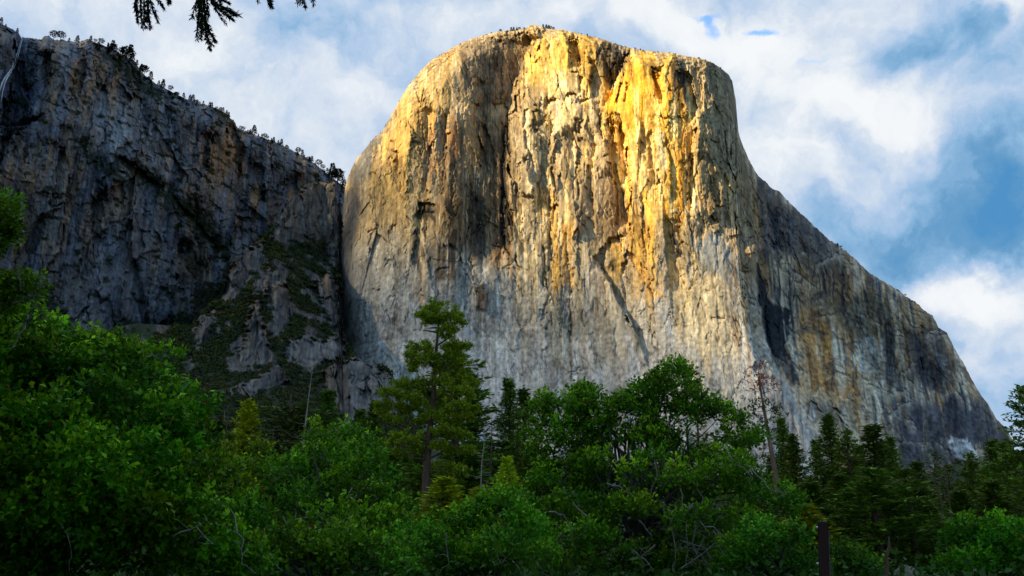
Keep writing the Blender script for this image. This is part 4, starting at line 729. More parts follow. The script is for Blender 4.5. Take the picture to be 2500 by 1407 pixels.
OAKS = [
 dict(name='oak_tree', label='broad dense oak in deep shade filling the lower left corner', r=25, depth=3.4, step=0.78, Rm=.5, per=46, leaf=0.147, seed=3, fresh=.5, base=(.026, .130, .003), tip=(.27, .54, .012), nl=70, brown=.008,
   poly=[(-160, 1407), (-160, 730), (0, 738), (40, 745), (66, 790), (110, 812), (160, 812), (205, 800), (240, 800), (262, 830), (300, 850), (330, 880), (372, 858), (396, 850), (404, 880), (424, 920), (440, 968), (470, 985), (486, 1010), (478, 1050), (488, 1100), (510, 1150), (540, 1200), (620, 1260), (640, 1320), (600, 1407)],
   bare=[[(30, 850), (60, 800), (72, 770)], [(420, 1310), (480, 1290), (520, 1330)], [(150, 1250), (170, 1330)], [(560, 1240), (590, 1320), (584, 1380)]]),
 dict(name='oak_tree', label='wide oak in the middle right with its ragged top against the pale cliff', r=46, depth=4.2, step=1.30, Rm=.62, per=40, leaf=0.189, seed=4, fresh=.5, nl=90, base=(.026, .165, .005), tip=(.22, .60, .02),
   poly=[(1290, 1260), (1300, 1180), (1350, 1150), (1400, 1150), (1440, 1110), (1490, 1090), (1530, 1050), (1560, 1060), (1600, 1050), (1650, 1030), (1700, 1035), (1760, 1056), (1800, 1070), (1830, 1105), (1850, 1140), (1868, 1170), (1900, 1200), (1940, 1215), (1965, 1250), (1900, 1300), (1920, 1407), (1300, 1407)],
   bare=[[(1660, 1190), (1668, 1250), (1680, 1320), (1672, 1390)], [(1700, 1260), (1690, 1330), (1740, 1390)], [(1660, 1320), (1720, 1340), (1760, 1400)], [(1560, 1270), (1590, 1310), (1560, 1360)], [(1620, 1230), (1660, 1270), (1640, 1330)], [(1400, 1230), (1440, 1270), (1430, 1300)], [(1600, 1330), (1570, 1360)], [(1660, 1390), (1750, 1330), (1790, 1380)], [(1830, 1140), (1880, 1190), (1920, 1205)], [(1290, 1350), (1330, 1400)], [(1760, 1090), (1800, 1130), (1840, 1170)], [(1690, 1270), (1740, 1290), (1790, 1330), (1810, 1390)], [(1650, 1240), (1640, 1290), (1652, 1350), (1640, 1400)], [(1700, 1180), (1716, 1230), (1700, 1260)], [(1540, 1340), (1580, 1370), (1600, 1407)], [(1480, 1180), (1530, 1200), (1560, 1230)], [(1340, 1250), (1380, 1260), (1400, 1300)], [(1590, 1100), (1600, 1160), (1590, 1210)], [(1720, 1310), (1700, 1360), (1712, 1400)]]),
 dict(name='oak_tree', label='rounded oak with two leafy points at its top left of the tall cedar', r=40, depth=3.2, step=1.19, Rm=.58, per=40, leaf=0.168, seed=5, fresh=.55, tip=(.24, .54, .02), nl=60,
   poly=[(655, 1300), (664, 1200), (690, 1130), (740, 1075), (765, 1048), (790, 1060), (826, 1048), (850, 1080), (890, 1062), (930, 1090), (958, 1140), (990, 1200), (1010, 1270), (1000, 1407), (660, 1407)], bare=[[(760, 1240), (800, 1280), (780, 1320)], [(690, 1260), (720, 1330)], [(860, 1190), (850, 1230)], [(720, 1270), (770, 1262), (800, 1240)], [(740, 1300), (790, 1290), (820, 1262)]]),
 dict(name='oak_tree', label='yellow green oak lit softly between the left oak and the two-pointed oak', r=46, depth=3.0, step=1.25, Rm=.58, per=40, leaf=0.168, seed=6, fresh=.7, base=(.055, .165, .003), tip=(.28, .5, .012), nl=50,
   poly=[(480, 1190), (500, 1120), (545, 1085), (600, 1080), (640, 1105), (660, 1150), (650, 1230), (664, 1300), (640, 1407), (560, 1407), (540, 1290)], bare=[[(600, 1250), (640, 1300), (660, 1360)], [(610, 1300), (600, 1380)], [(640, 1260), (656, 1310), (648, 1350)], [(480, 1370), (540, 1350), (600, 1352), (630, 1330)]]),
 dict(name='oak_tree', label='low spreading oak at the bottom centre under the tall cedar', r=35, depth=2.8, step=0.92, Rm=.55, per=40, leaf=0.161, seed=8, fresh=.5, nl=50,
   poly=[(960, 1407), (985, 1300), (1030, 1268), (1080, 1275), (1110, 1262), (1160, 1250), (1215, 1222), (1270, 1232), (1320, 1270), (1345, 1330), (1350, 1407)], bare=[[(1210, 1350), (1222, 1370), (1230, 1366)], [(1250, 1370), (1276, 1400)], [(1090, 1300), (1096, 1380)]]),
 dict(name='oak_tree', label='short oak crown along the bottom edge below the yellow green oak', r=31, depth=2.4, step=0.87, Rm=.5, per=40, leaf=0.154, seed=9, fresh=.45, nl=40,
   poly=[(540, 1407), (600, 1340), (680, 1310), (760, 1330), (840, 1318), (920, 1340), (980, 1330), (1010, 1407)], bare=[[(470, 1390), (560, 1370), (620, 1340)], [(640, 1340), (690, 1400)]]),
 dict(name='oak_tree', label='bright leafy oak in the lower right corner in front of the conifers', r=47, depth=2.8, step=1.25, Rm=.6, per=39, leaf=0.182, seed=10, fresh=.35, nl=40,
   poly=[(2310, 1407), (2330, 1330), (2350, 1290), (2385, 1262), (2420, 1285), (2460, 1275), (2500, 1300), (2560, 1300), (2570, 1407)]),
 dict(name='oak_tree', label='dark low oak beside the brown post on its left', r=40, depth=2.4, step=0.96, Rm=.56, per=39, leaf=0.168, seed=12, fresh=.3, base=(.022, .125, .007), nl=40,
   poly=[(1780, 1407), (1800, 1330), (1850, 1295), (1910, 1290), (1950, 1320), (1985, 1350), (1996, 1407)]),
 dict(name='oak_tree', label='small round oak just right of the brown post', r=44, depth=2.0, step=0.96, Rm=.56, per=39, leaf=0.168, seed=13, fresh=.3, base=(.022, .125, .008), nl=30,
   poly=[(2020, 1407), (2030, 1362), (2060, 1345), (2100, 1362), (2130, 1380), (2140, 1407)]),
]
MIDTOP = [((1640, 905), 16), ((1668, 918), 16), ((1692, 938), 14), ((1606, 932), 14), ((1574, 948), 18), ((1556, 962), 12), ((1624, 955), 22), ((1655, 962), 24), ((1690, 970), 16), ((1508, 985), 20), ((1532, 1000), 20), ((1484, 1008), 14), ((1550, 1000), 16), ((1418, 962), 12), ((1440, 972), 10), ((1396, 985), 10), ((1404, 1010), 14), ((1436, 1010), 14), ((1328, 978), 16), ((1310, 1000), 14),
          ((1350, 1002), 14), ((1336, 1030), 18), ((1380, 1044), 16), ((1430, 1050), 14), ((1366, 1080), 20), ((1312, 1060), 16), ((1318, 1110), 20), ((1600, 985), 20), ((1640, 1000), 24), ((1728, 1000), 12), ((1768, 1010), 10), ((1470, 1050), 14), ((1842, 1066), 10), ((1796, 1034), 12), ((1822, 1090), 12), ((1580, 1010), 22), ((1680, 1005), 22), ((1446, 1090), 18), ((1500, 1045), 18), ((1400, 1100), 22), ((1420, 1140), 24), ((1330, 1150), 20)]
def pads_px(lst, r, jit, per=6):
    """loose clusters of small pads at traced positions, jittered in depth"""
    out = []
    for (x, y), s in lst:
        for _ in range(per):
            a = rng.uniform(0, 2*np.pi); q = s*math.sqrt(rng.rand())*.8; out.append(at(x+q*math.cos(a), y+q*.8*math.sin(a), r+rng.uniform(-jit, jit)))
    return np.array(out)
for i, o in enumerate(OAKS):
    kw = dict(o)
    if i == 1: kw['extra'] = pads_px(MIDTOP, 46, 1.6, 4)
    oak(**kw)
# a taller oak whose limb reaches in at the left edge, with bare snapped twigs below it
oak('oak_tree', 'oak limb reaching in at the left edge with bare crooked twigs below its leaf tuft', [(-260, 560), (-200, 470), (-60, 470), (-20, 500), (4, 508), (22, 524), (26, 560), (20, 580), (2, 586), (-20, 585), (-60, 640), (-40, 690), (10, 688), (38, 700), (50, 712), (30, 726), (-20, 740), (-200, 760)], 22, 1.3, .5, .34, 60, .105, 14, .4,
    bare=[[(50, 712), (48, 680), (38, 655), (26, 640), (16, 622)], [(30, 742), (64, 722), (84, 718)], [(30, 812), (52, 790), (70, 775), (80, 756), (72, 730), (90, 700)], [(76, 735), (96, 760), (120, 790)]], nl=9, shift=-2.2)
# ------------------------------------------------------------------ conifers
def quad_sprays(c, d, n, size, wid, k, spread, col, var=.3):
    """k needle tufts at every point c, pointing roughly along d"""
    i = np.repeat(np.arange(len(c)), k); dr = unit(d[i]+spread*rng.randn(len(i), 3)); nm = unit(n[i]+.6*rng.randn(len(i), 3))
    L = size*rng.uniform(.6, 1.3, len(i)); V, F = leaves(c[i]+rng.randn(len(i), 3)*size*.22, dr, nm, L, wid*rng.uniform(.7, 1.3, len(i)))
    cc = np.array(col)[None]*rng.uniform(1-var, 1+var, (len(i), 1)); return V, F, np.repeat(cc, 4, 0)
def conifer_mesh(H, Lmax, z0, prof, col, droop, seed, gap=.15, spacing=.34, size=.46, wid=.18, step=.32, nb=8, top_bare=0.0):
    """(crown V, F, col), trunk paths of one conifer"""
    rs = np.random.RandomState(seed); C0, D0, B, shade = [], [], [], []
    z = z0*H
    while z < H*(1-top_bare):
        f = (z-z0*H)/(H*(1-z0)); L0 = Lmax*prof(f)
        for b in range(nb):
            if rs.rand() < gap: continue
            a = rs.uniform(0, 2*np.pi); L = max(.25, L0*rs.uniform(.55, 1.2)); slope = (.55*f-droop)+rs.randn()*.1
            n = max(2, int(L/step)); t = np.linspace(.22, 1, n); x = t*L
            zz = z+rs.uniform(-.2, .2)+slope*x+.10*L*t*t*(1-f)
            p = np.stack([x*math.cos(a), x*math.sin(a), zz], 1)+rs.randn(n, 3)*.06; d = unit(np.array([math.cos(a), math.sin(a), slope+.15]))[None].repeat(n, 0)
            C0.append(p); D0.append(d); shade.append(np.full(n, rs.uniform(.7, 1.3)))
            if L > 1: B.append([(0, 0, z, .022+.008*L), (p[n//2, 0]*.9, p[n//2, 1]*.9, p[n//2, 2], .016), (*p[-1], .006)])
        z += spacing*rs.uniform(.7, 1.3)*(1.15-.5*f)
    c = np.concatenate(C0); d = np.concatenate(D0)
    V, F, cc = quad_sprays(c, d, np.tile([0, 0, 1.], (len(c), 1)), size, wid, 5, .55, col)
    cc = cc*np.repeat(np.concatenate(shade), 20)[:, None]
    tr = [[(0, 0, -.4, .016*H), (0, 0, H*.3, .0125*H), (rs.randn()*.1, rs.randn()*.1, H*.65, .008*H), (0, 0, H, .012)]]
    return (V, F, cc), tr+B
def crown_prof(p): return lambda f: max(0, 1-f)**p*min(1, .55+f*3)
KINDS = {  # colours are those of the needles
 'fir': [dict(H=25, Lmax=3.9, z0=.06, prof=crown_prof(.85), col=(.105, .19, .018), droop=.28, seed=s, gap=.12) for s in (1, 2, 3)],
 'slim_fir': [dict(H=24, Lmax=2.4, z0=.10, prof=crown_prof(.75), col=(.085, .16, .018), droop=.35, seed=s, gap=.22) for s in (4, 5)],
 'pine': [dict(H=26, Lmax=4.0, z0=.22, prof=crown_prof(.6), col=(.105, .19, .018), droop=.05, seed=s, gap=.35, spacing=.62, size=.6, wid=.25, nb=7) for s in (6, 7, 8)],
 'thin_pine': [dict(H=26, Lmax=2.3, z0=.30, prof=crown_prof(.45), col=(.10, .145, .025), droop=.15, seed=s, gap=.45, spacing=.6, nb=6) for s in (9, 10)],
 'cedar': [dict(H=22, Lmax=3.4, z0=.06, prof=crown_prof(.8), col=(.36, .46, .02), droop=.18, seed=s, gap=.15, size=.45, wid=.2) for s in (11, 12)],
 'dark_pine': [dict(H=26, Lmax=3.4, z0=.24, prof=crown_prof(.4), col=(.08, .105, .022), droop=.10, seed=s, gap=.3, spacing=.55, size=.6, wid=.25, top_bare=.12) for s in (13, 14)]}
def build_conifer(kw):
    (V, F, cc), tr = conifer_mesh(**kw); a = make_mesh('crown', V, F, needle, None, cc); V2, F2 = tubes(tr, 5); b = make_mesh('trunk', V2, F2, pine_bark, None, smooth=True)
    C.objects.unlink(a); C.objects.unlink(b); return kw['H'], a, b
PROTO = {k: [build_conifer(q) for q in v] for k, v in KINDS.items()}
def plant(kind, i, x, y, r, label, group, lean=0.0, wide=1.0, cat='tree', name='conifer_tree'):
    """a copy of one conifer, trunk and crown, its tip in the direction of photograph pixel (x, y) at distance r"""
    H, a, b = PROTO[kind][i % len(PROTO[kind])]; p = at(x, y, r); s = p[2]/H
    root = empty(name, (p[0], p[1], 0), label, cat, group); root.rotation_euler = (0, 0, (i*2.4+x) % 6.28); root.scale = (max(s, .7)*wide*1.75, max(s, .7)*wide*1.75, s)
    for o in (a, b): c = o.copy(); C.objects.link(c); c.parent = root
    return root
FOREST = 'conifers standing behind the oaks'
for kind, i, x, y, r, w, label in (
  ('dark_pine', 0, 522, 988, 140, 1.1, 'dark brownish conifer just right of the left oak crown'), ('cedar', 0, 608, 985, 128, 1.0, 'yellow green pointed cedar, the brightest conifer left of the tall cedar'),
  ('dark_pine', 1, 712, 948, 130, 1.35, 'dark pine with a bare spike on top beside the grey snag'), ('slim_fir', 0, 803, 958, 150, 1.0, 'slim fir standing alone against the grey spur'), ('fir', 0, 880, 1006, 150, .9, 'fir with a feathery top at the foot of the spur'), ('slim_fir', 1, 915, 985, 160, .9, 'thin dark fir between the feathery fir and the tall cedar'),
  ('dark_pine', 0, 775, 1010, 138, 1.2, 'dark pine right behind the grey snag'), ('pine', 0, 1115, 862, 112, 1.2, 'big dark pine standing right behind the tall cedar'), ('slim_fir', 0, 1156, 955, 118, 1.0, 'narrow fir at the right side of the dark pine behind the cedar'),
  ('fir', 1, 1243, 930, 112, .72, 'dark pointed fir just right of the two bare snags'), ('slim_fir', 1, 1278, 957, 122, .9, 'slender fir touching the pointed fir on its right'), ('slim_fir', 0, 1433, 940, 120, .95, 'thin fir spire rising behind the leafy top of the wide oak'), ('thin_pine', 1, 1700, 985, 130, .8, 'sparse reddish pine tip showing above the wide oak'),
  ('fir', 2, 1906, 1022, 92, .62, 'fir directly right of the pine with the red top'), ('fir', 0, 1934, 1066, 84, .7, 'broad low fir right of the pine with the red top'), ('fir', 1, 2019, 1016, 95, .82, 'tall full fir left of the bare-trunked pine in the right group'), ('pine', 1, 2064, 1052, 88, .60, 'pine with its grey trunk showing, right of the tall full fir'),
  ('slim_fir', 1, 2128, 1042, 84, 1.15, 'narrow pine spire in the middle of the right group'), ('fir', 2, 2172, 1068, 98, .62, 'pointed dark fir right of the narrow spire'), ('pine', 2, 2208, 1150, 62, .62, 'round-topped green pine in front of the pointed dark fir'), ('pine', 0, 2125, 1145, 60, .78, 'large dark pine mass above the grey boulder'),
  ('thin_pine', 0, 2278, 1105, 112, .9, 'thin see-through conifer at the foot of the far wall'), ('thin_pine', 1, 2312, 1140, 104, .9, 'sparse conifer with a long bare trunk'), ('pine', 1, 2366, 1108, 100, .62, 'green pine left of the dark pair near the right edge'), ('fir', 0, 2420, 1078, 92, .72, 'dark fir in front of the white scar at the foot of the wall'),
  ('pine', 1, 2490, 948, 64, .50, 'tall dark pine cut off by the right edge'), ('pine', 2, 2452, 1085, 84, .7, 'dark pine left of the tall pine at the right edge'), ('fir', 1, 1976, 1180, 62, .85, 'olive fir left of the brown post'), ('cedar', 1, 1960, 1235, 58, .9, 'yellow green cedar low down just left of the post top'), ('fir', 2, 2052, 1160, 66, .8, 'dense green fir behind the brown post'),
  ('fir', 2, 2092, 1092, 92, .75, 'fir filling the gap between the grey-trunked pine and the narrow spire'), ('fir', 1, 2152, 1085, 104, .8, 'fir half hidden behind the narrow spire'), ('fir', 0, 1990, 1080, 100, .7, 'fir at the left shoulder of the tall full fir'), ('fir', 2, 2236, 1130, 96, .8, 'dark fir left of the thin see-through conifer'),
  ('fir', 0, 2250, 1215, 70, .8, 'dark fir under the thin see-through conifer'), ('fir', 1, 2340, 1200, 76, .85, 'dark fir behind the bright lower right oak'), ('fir', 2, 2420, 1175, 74, .8, 'fir over the right end of the bright lower right oak'), ('cedar', 1, 1085, 1170, 62, 1.0, 'olive young cedar below the trunk of the tall cedar'), ('cedar', 0, 1170, 1195, 66, .9, 'olive young cedar under the two bare snags'),
  ('cedar', 1, 1238, 1120, 84, .75, 'yellowish conifer between the snags and the wide oak'), ('fir', 0, 1290, 1090, 96, .9, 'dark fir filling the gap left of the wide oak'), ('fir', 1, 960, 1110, 100, .9, 'dark conifer at the left foot of the tall cedar'), ('dark_pine', 0, 668, 1040, 122, 1.0, 'dim conifer between the yellow green cedar and the spiked pine'), ('fir', 2, 560, 1060, 120, .9, 'dark conifer below the brownish one near the left oak'),
  ('fir', 0, 1020, 1080, 120, .8, 'dark fir in the shade behind the cedar trunk'), ('fir', 2, 1190, 1080, 125, .8, 'dark fir behind the two bare snags')):
    plant(kind, i, x, y, r, label, FOREST, wide=w)
# far row of conifers closing the view under the cliffs
row = np.random.RandomState(21)
xs = np.concatenate([np.linspace(450, 1300, 26), np.linspace(1780, 2530, 24)])
for k, x in enumerate(xs):
    y = np.interp(x, [450, 700, 900, 1300, 1800, 2000, 2250, 2500], [1080, 1070, 1075, 1090, 1130, 1150, 1165, 1100])+row.uniform(-22, 30)
    plant(('fir', 'slim_fir', 'thin_pine', 'dark_pine', 'fir')[k % 5], k, x+row.uniform(-10, 10), y, row.uniform(150, 240), 'small dark conifer in the crowded far row under the ' + ('spur and pale cliff' if x < 1400 else 'far end of the monolith'), 'far row of conifers under the spur' if x < 1400 else 'far row of conifers under the monolith', wide=row.uniform(.9, 1.3))
# dead trees
def snag(x0, y0, x1, y1, r, label, rad0, n, Lb, mat, name='dead_tree', seed=1, kink=True):
    """bare trunk from pixel (x1, y1) up to (x0, y0) with broken stubs"""
    rs = np.random.RandomState(seed); a, b = at(x1, y1, r), at(x0, y0, r); base = a+(a-b)/(b[2]-a[2])*a[2]; base[2] = 0
    root = empty(name, base, label, 'dead tree', 'bare dead trees among the conifers'); T = b-base; h = T[2]
    P = [np.concatenate([np.outer(np.linspace(0, 1, 8), T)+rs.randn(8, 3)*np.array([.06, .06, 0]), np.linspace(rad0, .03, 8)[:, None]], 1)]
    Q = []
    for k in range(n):
        t = rs.uniform(.35, .97); q = T*t; an = rs.uniform(0, 6.28); L = Lb*rs.uniform(.3, 1.2)*(1.2-t)
        d = np.array([math.cos(an), math.sin(an), rs.uniform(-.35, .25)])*L; Q.append([(*q, .03), (*(q+d*.55+np.array([0, 0, -.05*L])), .02), (*(q+d+np.array([0, 0, .12*L])), .006)])
    V, F = tubes(P, 6); V2, F2 = tubes(Q, 4); make_mesh('trunk', np.concatenate([V, V2]), np.concatenate([F, F2+len(V)]), mat, root, smooth=True)
snag(764, 893, 744, 1056, 112, 'silvery bare snag with a broken tip in front of the spur', .30, 40, 4.0, grey_wood, seed=2)
snag(1184, 1032, 1172, 1200, 92, 'pale bare snag, the left one of the pair beside the tall cedar', .13, 46, 2.6, grey_wood, seed=3)
snag(1201, 1010, 1196, 1205, 94, 'brownish bare snag, the right one of the pair beside the tall cedar', .15, 60, 2.4, red_bark, seed=4)
snag(560, 988, 543, 1160, 108, 'reddish bare snag with pale peeled wood left of the yellow green cedar', .17, 60, 2.0, red_bark, seed=5)
snag(548, 1000, 545, 1080, 150, 'faint grey bare pole behind the reddish snag', .12, 12, 1.0, grey_wood, seed=6)
snag(670, 985, 668, 1060, 140, 'twiggy reddish bare tree left of the spiked pine', .12, 70, 3.0, red_bark, seed=7)
snag(2254, 1030, 2266, 1330, 96, 'tall twiggy grey dead tree standing left of the thin see-through conifer', .20, 120, 3.6, grey_wood, seed=8)
snag(2308, 1140, 2328, 1300, 74, 'bare pale pole leaning between the sparse conifers', .10, 16, 1.0, red_bark, seed=9)
snag(2290, 1190, 2306, 1300, 74, 'short bare brown pole left of the leaning pale pole', .10, 16, 1.0, red_bark, seed=10)
snag(2172, 1310, 2164, 1407, 40, 'brown trunk without branches standing left of the grey boulder', .20, 6, .6, red_bark, seed=11)
snag(1912, 1345, 1914, 1407, 40, 'reddish trunk at the bottom edge left of the brown post', .20, 5, .5, red_bark, seed=12)
snag(572, 1110, 562, 1330, 52, 'thin dark dead stem curving up from the yellow green oak', .05, 10, .5, oak_bark, seed=14)

# the pine with the rusty dead top
def red_top():
    r = 78; tip = at(1852, 925, r); low = at(1889, 1135, r); base = low+(low-tip)/(tip[2]-low[2])*low[2]; base[2] = 0
    root = empty('pine_tree', base, 'tall leaning pine with a rusty dead top and a bare reddish trunk', 'tree', FOREST); T = tip-base
    P = np.concatenate([np.outer(np.linspace(0, 1, 10), T), np.linspace(.40, .07, 10)[:, None]], 1); TP = P
    G, Rd, B = [], [], []
    for (x, y), red in [((1838, 908), 1), ((1832, 918), 1), ((1858, 898), 1), ((1868, 912), 1), ((1843, 930), 1), ((1862, 928), 1), ((1880, 935), 1), ((1896, 944), 1), ((1850, 940), 1), ((1866, 945), 1), ((1852, 893), 1), ((1876, 922), 1), ((1846, 948), 1), ((1834, 976), 0), ((1850, 984), 0), ((1864, 990), 0), ((1826, 998), 0), ((1842, 1012), 0), ((1898, 992), 0), ((1892, 1000), 0),
                        ((1856, 1022), 0), ((1870, 1028), 0), ((1896, 1014), 0), ((1866, 1046), 0), ((1850, 1050), 0), ((1874, 1060), 0), ((1846, 1080), 0), ((1862, 1090), 0), ((1898, 1050), 0), ((1860, 1112), 0), ((1844, 1120), 0)]:
        c = at(x, y, r+rng.uniform(-1.5, 1.5))-base; t = np.clip((c[2]-.3)/T[2], 0, 1); q = T*t; B.append(limb(q, c, .035, .012, -.04, .2, 6))
        k = c+rng.randn(6, 3)*np.array([.40, .40, .14]); (Rd if red else G).append(k)
    for lst, nm, col in ((G, 'crown', (.035, .065, .015)), (Rd, 'dead_crown', (.34, .085, .03))):
        c = np.concatenate(lst); V, F, cc = quad_sprays(c, unit(rng.randn(len(c), 3)+np.array([0, 0, .6])), np.tile([0, 0, 1.], (len(c), 1)), .30, .10, 9 if nm == 'crown' else 5, .9, col); make_mesh(nm, V, F, needle, root, cc)
    for (x, y, x2) in ((1830, 1000, 1), (1880, 1004, -1), (1850, 1060, 1), (1910, 1065, -1), (1848, 1110, 1), (1835, 960, 1), (1846, 1095, 1)):
        c = at(x, y, r)-base; B.append(limb(T*np.clip((c[2]+.2)/T[2], 0, 1), c, .035, .01, -.06, .2, 6))
    V, F = tubes([TP], 8); V2, F2 = tubes(B, 4); make_mesh('trunk', np.concatenate([V, V2]), np.concatenate([F, F2+len(V)]), bark_material('pale_red_bark', (.10, .055, .035), (.34, .20, .13), 4.0), root, smooth=True)
red_top()

# the tall old cedar in front of the cliff
def tall_cedar():
    r = 98; base = at(1040, 1200, r); base[2] = 0
    root = empty('cedar_tree', base, 'tall old cedar with layered foliage and a thick brown trunk against the pale cliff', 'tree')
    tr = [(1030, 1407), (1040, 1165), (1046, 1080), (1056, 990), (1060, 940), (1063, 880), (1067, 830), (1071, 790), (1072, 752)]
    w = at([q[0] for q in tr], [q[1] for q in tr], r)-base; P = np.concatenate([w, np.array([.56, .44, .37, .30, .27, .22, .16, .10, .04])[:, None]], 1); P[0, 2] = -.5
    V, F = tubes([P], 9); make_mesh('trunk', V, F, red_bark, root, smooth=True)
    def ontrunk(y): return np.array([np.interp(y, [q[1] for q in tr][::-1], w[::-1, i]) for i in range(3)])
    B = []
    for path in ([(1048, 1078), (1012, 1064), (985, 1048), (968, 1036)], [(1018, 1062), (1004, 1030), (994, 995), (975, 978)], [(1050, 1060), (1080, 1046), (1100, 1006)], [(1062, 976), (1088, 960), (1105, 940), (1112, 932)], [(1044, 1122), (1005, 1118), (985, 1100), (980, 1080)], [(1046, 1124), (1075, 1106), (1092, 1092)], [(1048, 1095), (1085, 1088), (1120, 1080)],
                 [(1064, 905), (1085, 890), (1106, 882)], [(1068, 845), (1092, 828), (1112, 818)], [(1066, 800), (1040, 802)], [(1068, 800), (1096, 802), (1106, 790)], [(1066, 812), (1030, 806)], [(1062, 900), (1040, 880), (1015, 870)], [(1060, 945), (1082, 900), (1100, 880)], [(1040, 1150), (1075, 1152), (1090, 1145)], [(1058, 960), (1030, 940), (1010, 935)]):
        q = at([p[0] for p in path], [p[1] for p in path], r+rng.uniform(-2.2, 1.2))-base; q[0] = ontrunk(path[0][1]) if abs(path[0][0]-1055) < 20 else q[0]
        B.append(np.concatenate([q, np.linspace(.13, .03, len(q))[:, None]], 1))
    for b in B: V, F = tubes([b], 6); make_mesh('limb', V, F, red_bark, root, smooth=True)
    pads = [((1050, 755), 16), ((1075, 748), 18), ((1095, 765), 18), ((1060, 775), 20), ((1085, 782), 20), ((1030, 768), 14), ((1116, 772), 12), ((1122, 784), 10), ((1045, 785), 12), ((1100, 800), 12), ((1088, 815), 12), ((1104, 806), 8), ((1024, 850), 18), ((1045, 848), 18), ((1012, 866), 16), ((1030, 878), 18), ((1050, 868), 14), ((1005, 888), 12), ((1008, 902), 7), ((1110, 842), 18), ((1130, 848), 13),
            ((1092, 850), 14), ((1085, 872), 18), ((1112, 872), 18), ((1132, 885), 12), ((1098, 893), 18), ((1075, 888), 14), ((1120, 895), 12), ((1110, 912), 14), ((975, 940), 18), ((998, 932), 16), ((1020, 945), 20), ((950, 960), 18), ((985, 965), 22), ((1010, 975), 20), ((938, 985), 14), ((965, 990), 20), ((930, 1003), 10), ((1040, 960), 16), ((1030, 990), 18), ((1000, 1000), 16), ((1085, 930), 16), ((1125, 932), 18),
            ((1150, 938), 14), ((1105, 950), 20), ((1140, 960), 16), ((1090, 980), 22), ((1120, 990), 24), ((1070, 1010), 20), ((1100, 1025), 24), ((1130, 1020), 20), ((1050, 1020), 16), ((1080, 1050), 20), ((1030, 1030), 14), ((975, 1060), 16), ((1000, 1075), 18), ((960, 1080), 14), ((1020, 1095), 14), ((985, 1110), 14), ((1110, 1060), 18), ((1135, 1060), 14), ((960, 1020), 14), ((1150, 1000), 12), ((1075, 1090), 18), ((1105, 1100), 20), ((1140, 1100), 16), ((1085, 1140), 18), ((1120, 1150), 18), ((1060, 960), 16), ((1045, 930), 14), ((1075, 905), 12)]
    c, o_, Q = [], [], []
    for (x, y), s in pads:      # every layer of foliage is a handful of branchlets ending in separate tufts
        ctr = at(x, y+s*.2, r+rng.uniform(-1.6, 1.6))-base; n = int(5+s*.62)
        for _ in range(n):
            a = rng.uniform(0, 6.28); L = s*r/FPX*rng.uniform(.35, 1.35); tip = ctr+np.array([math.cos(a)*L, math.sin(a)*L*1.2, rng.uniform(-.25, .55)*L]); Q.append(limb(ctr, tip, .02, .006, .05, .3, 4))
            k = rng.randint(2, 5); tt = tip+rng.randn(k, 3)*np.array([.22, .22, .14]); c.append(tt); o_.append(np.repeat(unit((tip-ctr)[None]*np.array([1, 1, .5])+np.array([0, 0, .35*L])), k, 0))
    c = np.concatenate(c); V, F, cc = quad_sprays(c, np.concatenate(o_), np.tile([0, 0, 1.], (len(c), 1)), .36, .10, 22, .85, (.23, .34, .018), .5); make_mesh('crown', V, F, needle, root, cc)
    V, F = tubes(Q, 3); make_mesh('branchlets', V, F, oak_bark, root, smooth=True)
tall_cedar()

# tiny trees along the rims
def rim_proto(kind, seed):
    rs = np.random.RandomState(seed); n = 230; f = rs.rand(n)
    if kind == 'spire': z = .12+.86*f; rad = .21*(1-f)**.9*rs.uniform(.2, 1.15, n)+.006
    else: z = .45+.5*f; rad = .34*np.sqrt(np.maximum(1-(2*f-1)**2, .05))*rs.uniform(.3, 1.1, n)
    a = rs.uniform(0, 2*np.pi, n); c = np.stack([rad*np.cos(a), rad*np.sin(a), z], 1); d = unit(np.stack([np.cos(a), np.sin(a), rs.uniform(-.3, .6, n)], 1))
    V, F = leaves(c, d, unit(rs.randn(n, 3)+np.array([0, 0, 1.])), np.full(n, .125), np.full(n, .075)); tV, tF = tubes([[(0, 0, -.1, .03), (.01, 0, .5, .02), (0, 0, .95, .006)]], 4)
    col = np.concatenate([np.tile([.012, .020, .014], (len(V), 1)), np.tile([.04, .03, .025], (len(tV), 1))]); o = make_mesh('pine', np.concatenate([V, tV]), np.concatenate([F, tF+len(V)]), brush_leaf, None, col); C.objects.unlink(o); return o
RIM = [rim_proto('spire', 1), rim_proto('spire', 2), rim_proto('spire', 3), rim_proto('round', 4), rim_proto('round', 5)]
def rim_tree(x, y, hpx, r, k, label, group):
    p = at(x, y+1.5, r); h = hpx*r/FPX; o = RIM[k % 5].copy(); C.objects.link(o); o.name = 'pine'; o.location = p; o.scale = (h, h, h); o.rotation_euler = (0, 0, k*1.7); tag(o, label, 'tree', group)
rr = np.random.RandomState(33); LS = np.array(LEFT_SKY, float); MS = np.array(SKYLINE, float)
def wall_r(x): return float(np.interp(x, [0, 150, 300, 450, 600, 760, 870], [1435, 1475, 1520, 1590, 1660, 1745, 1850]))
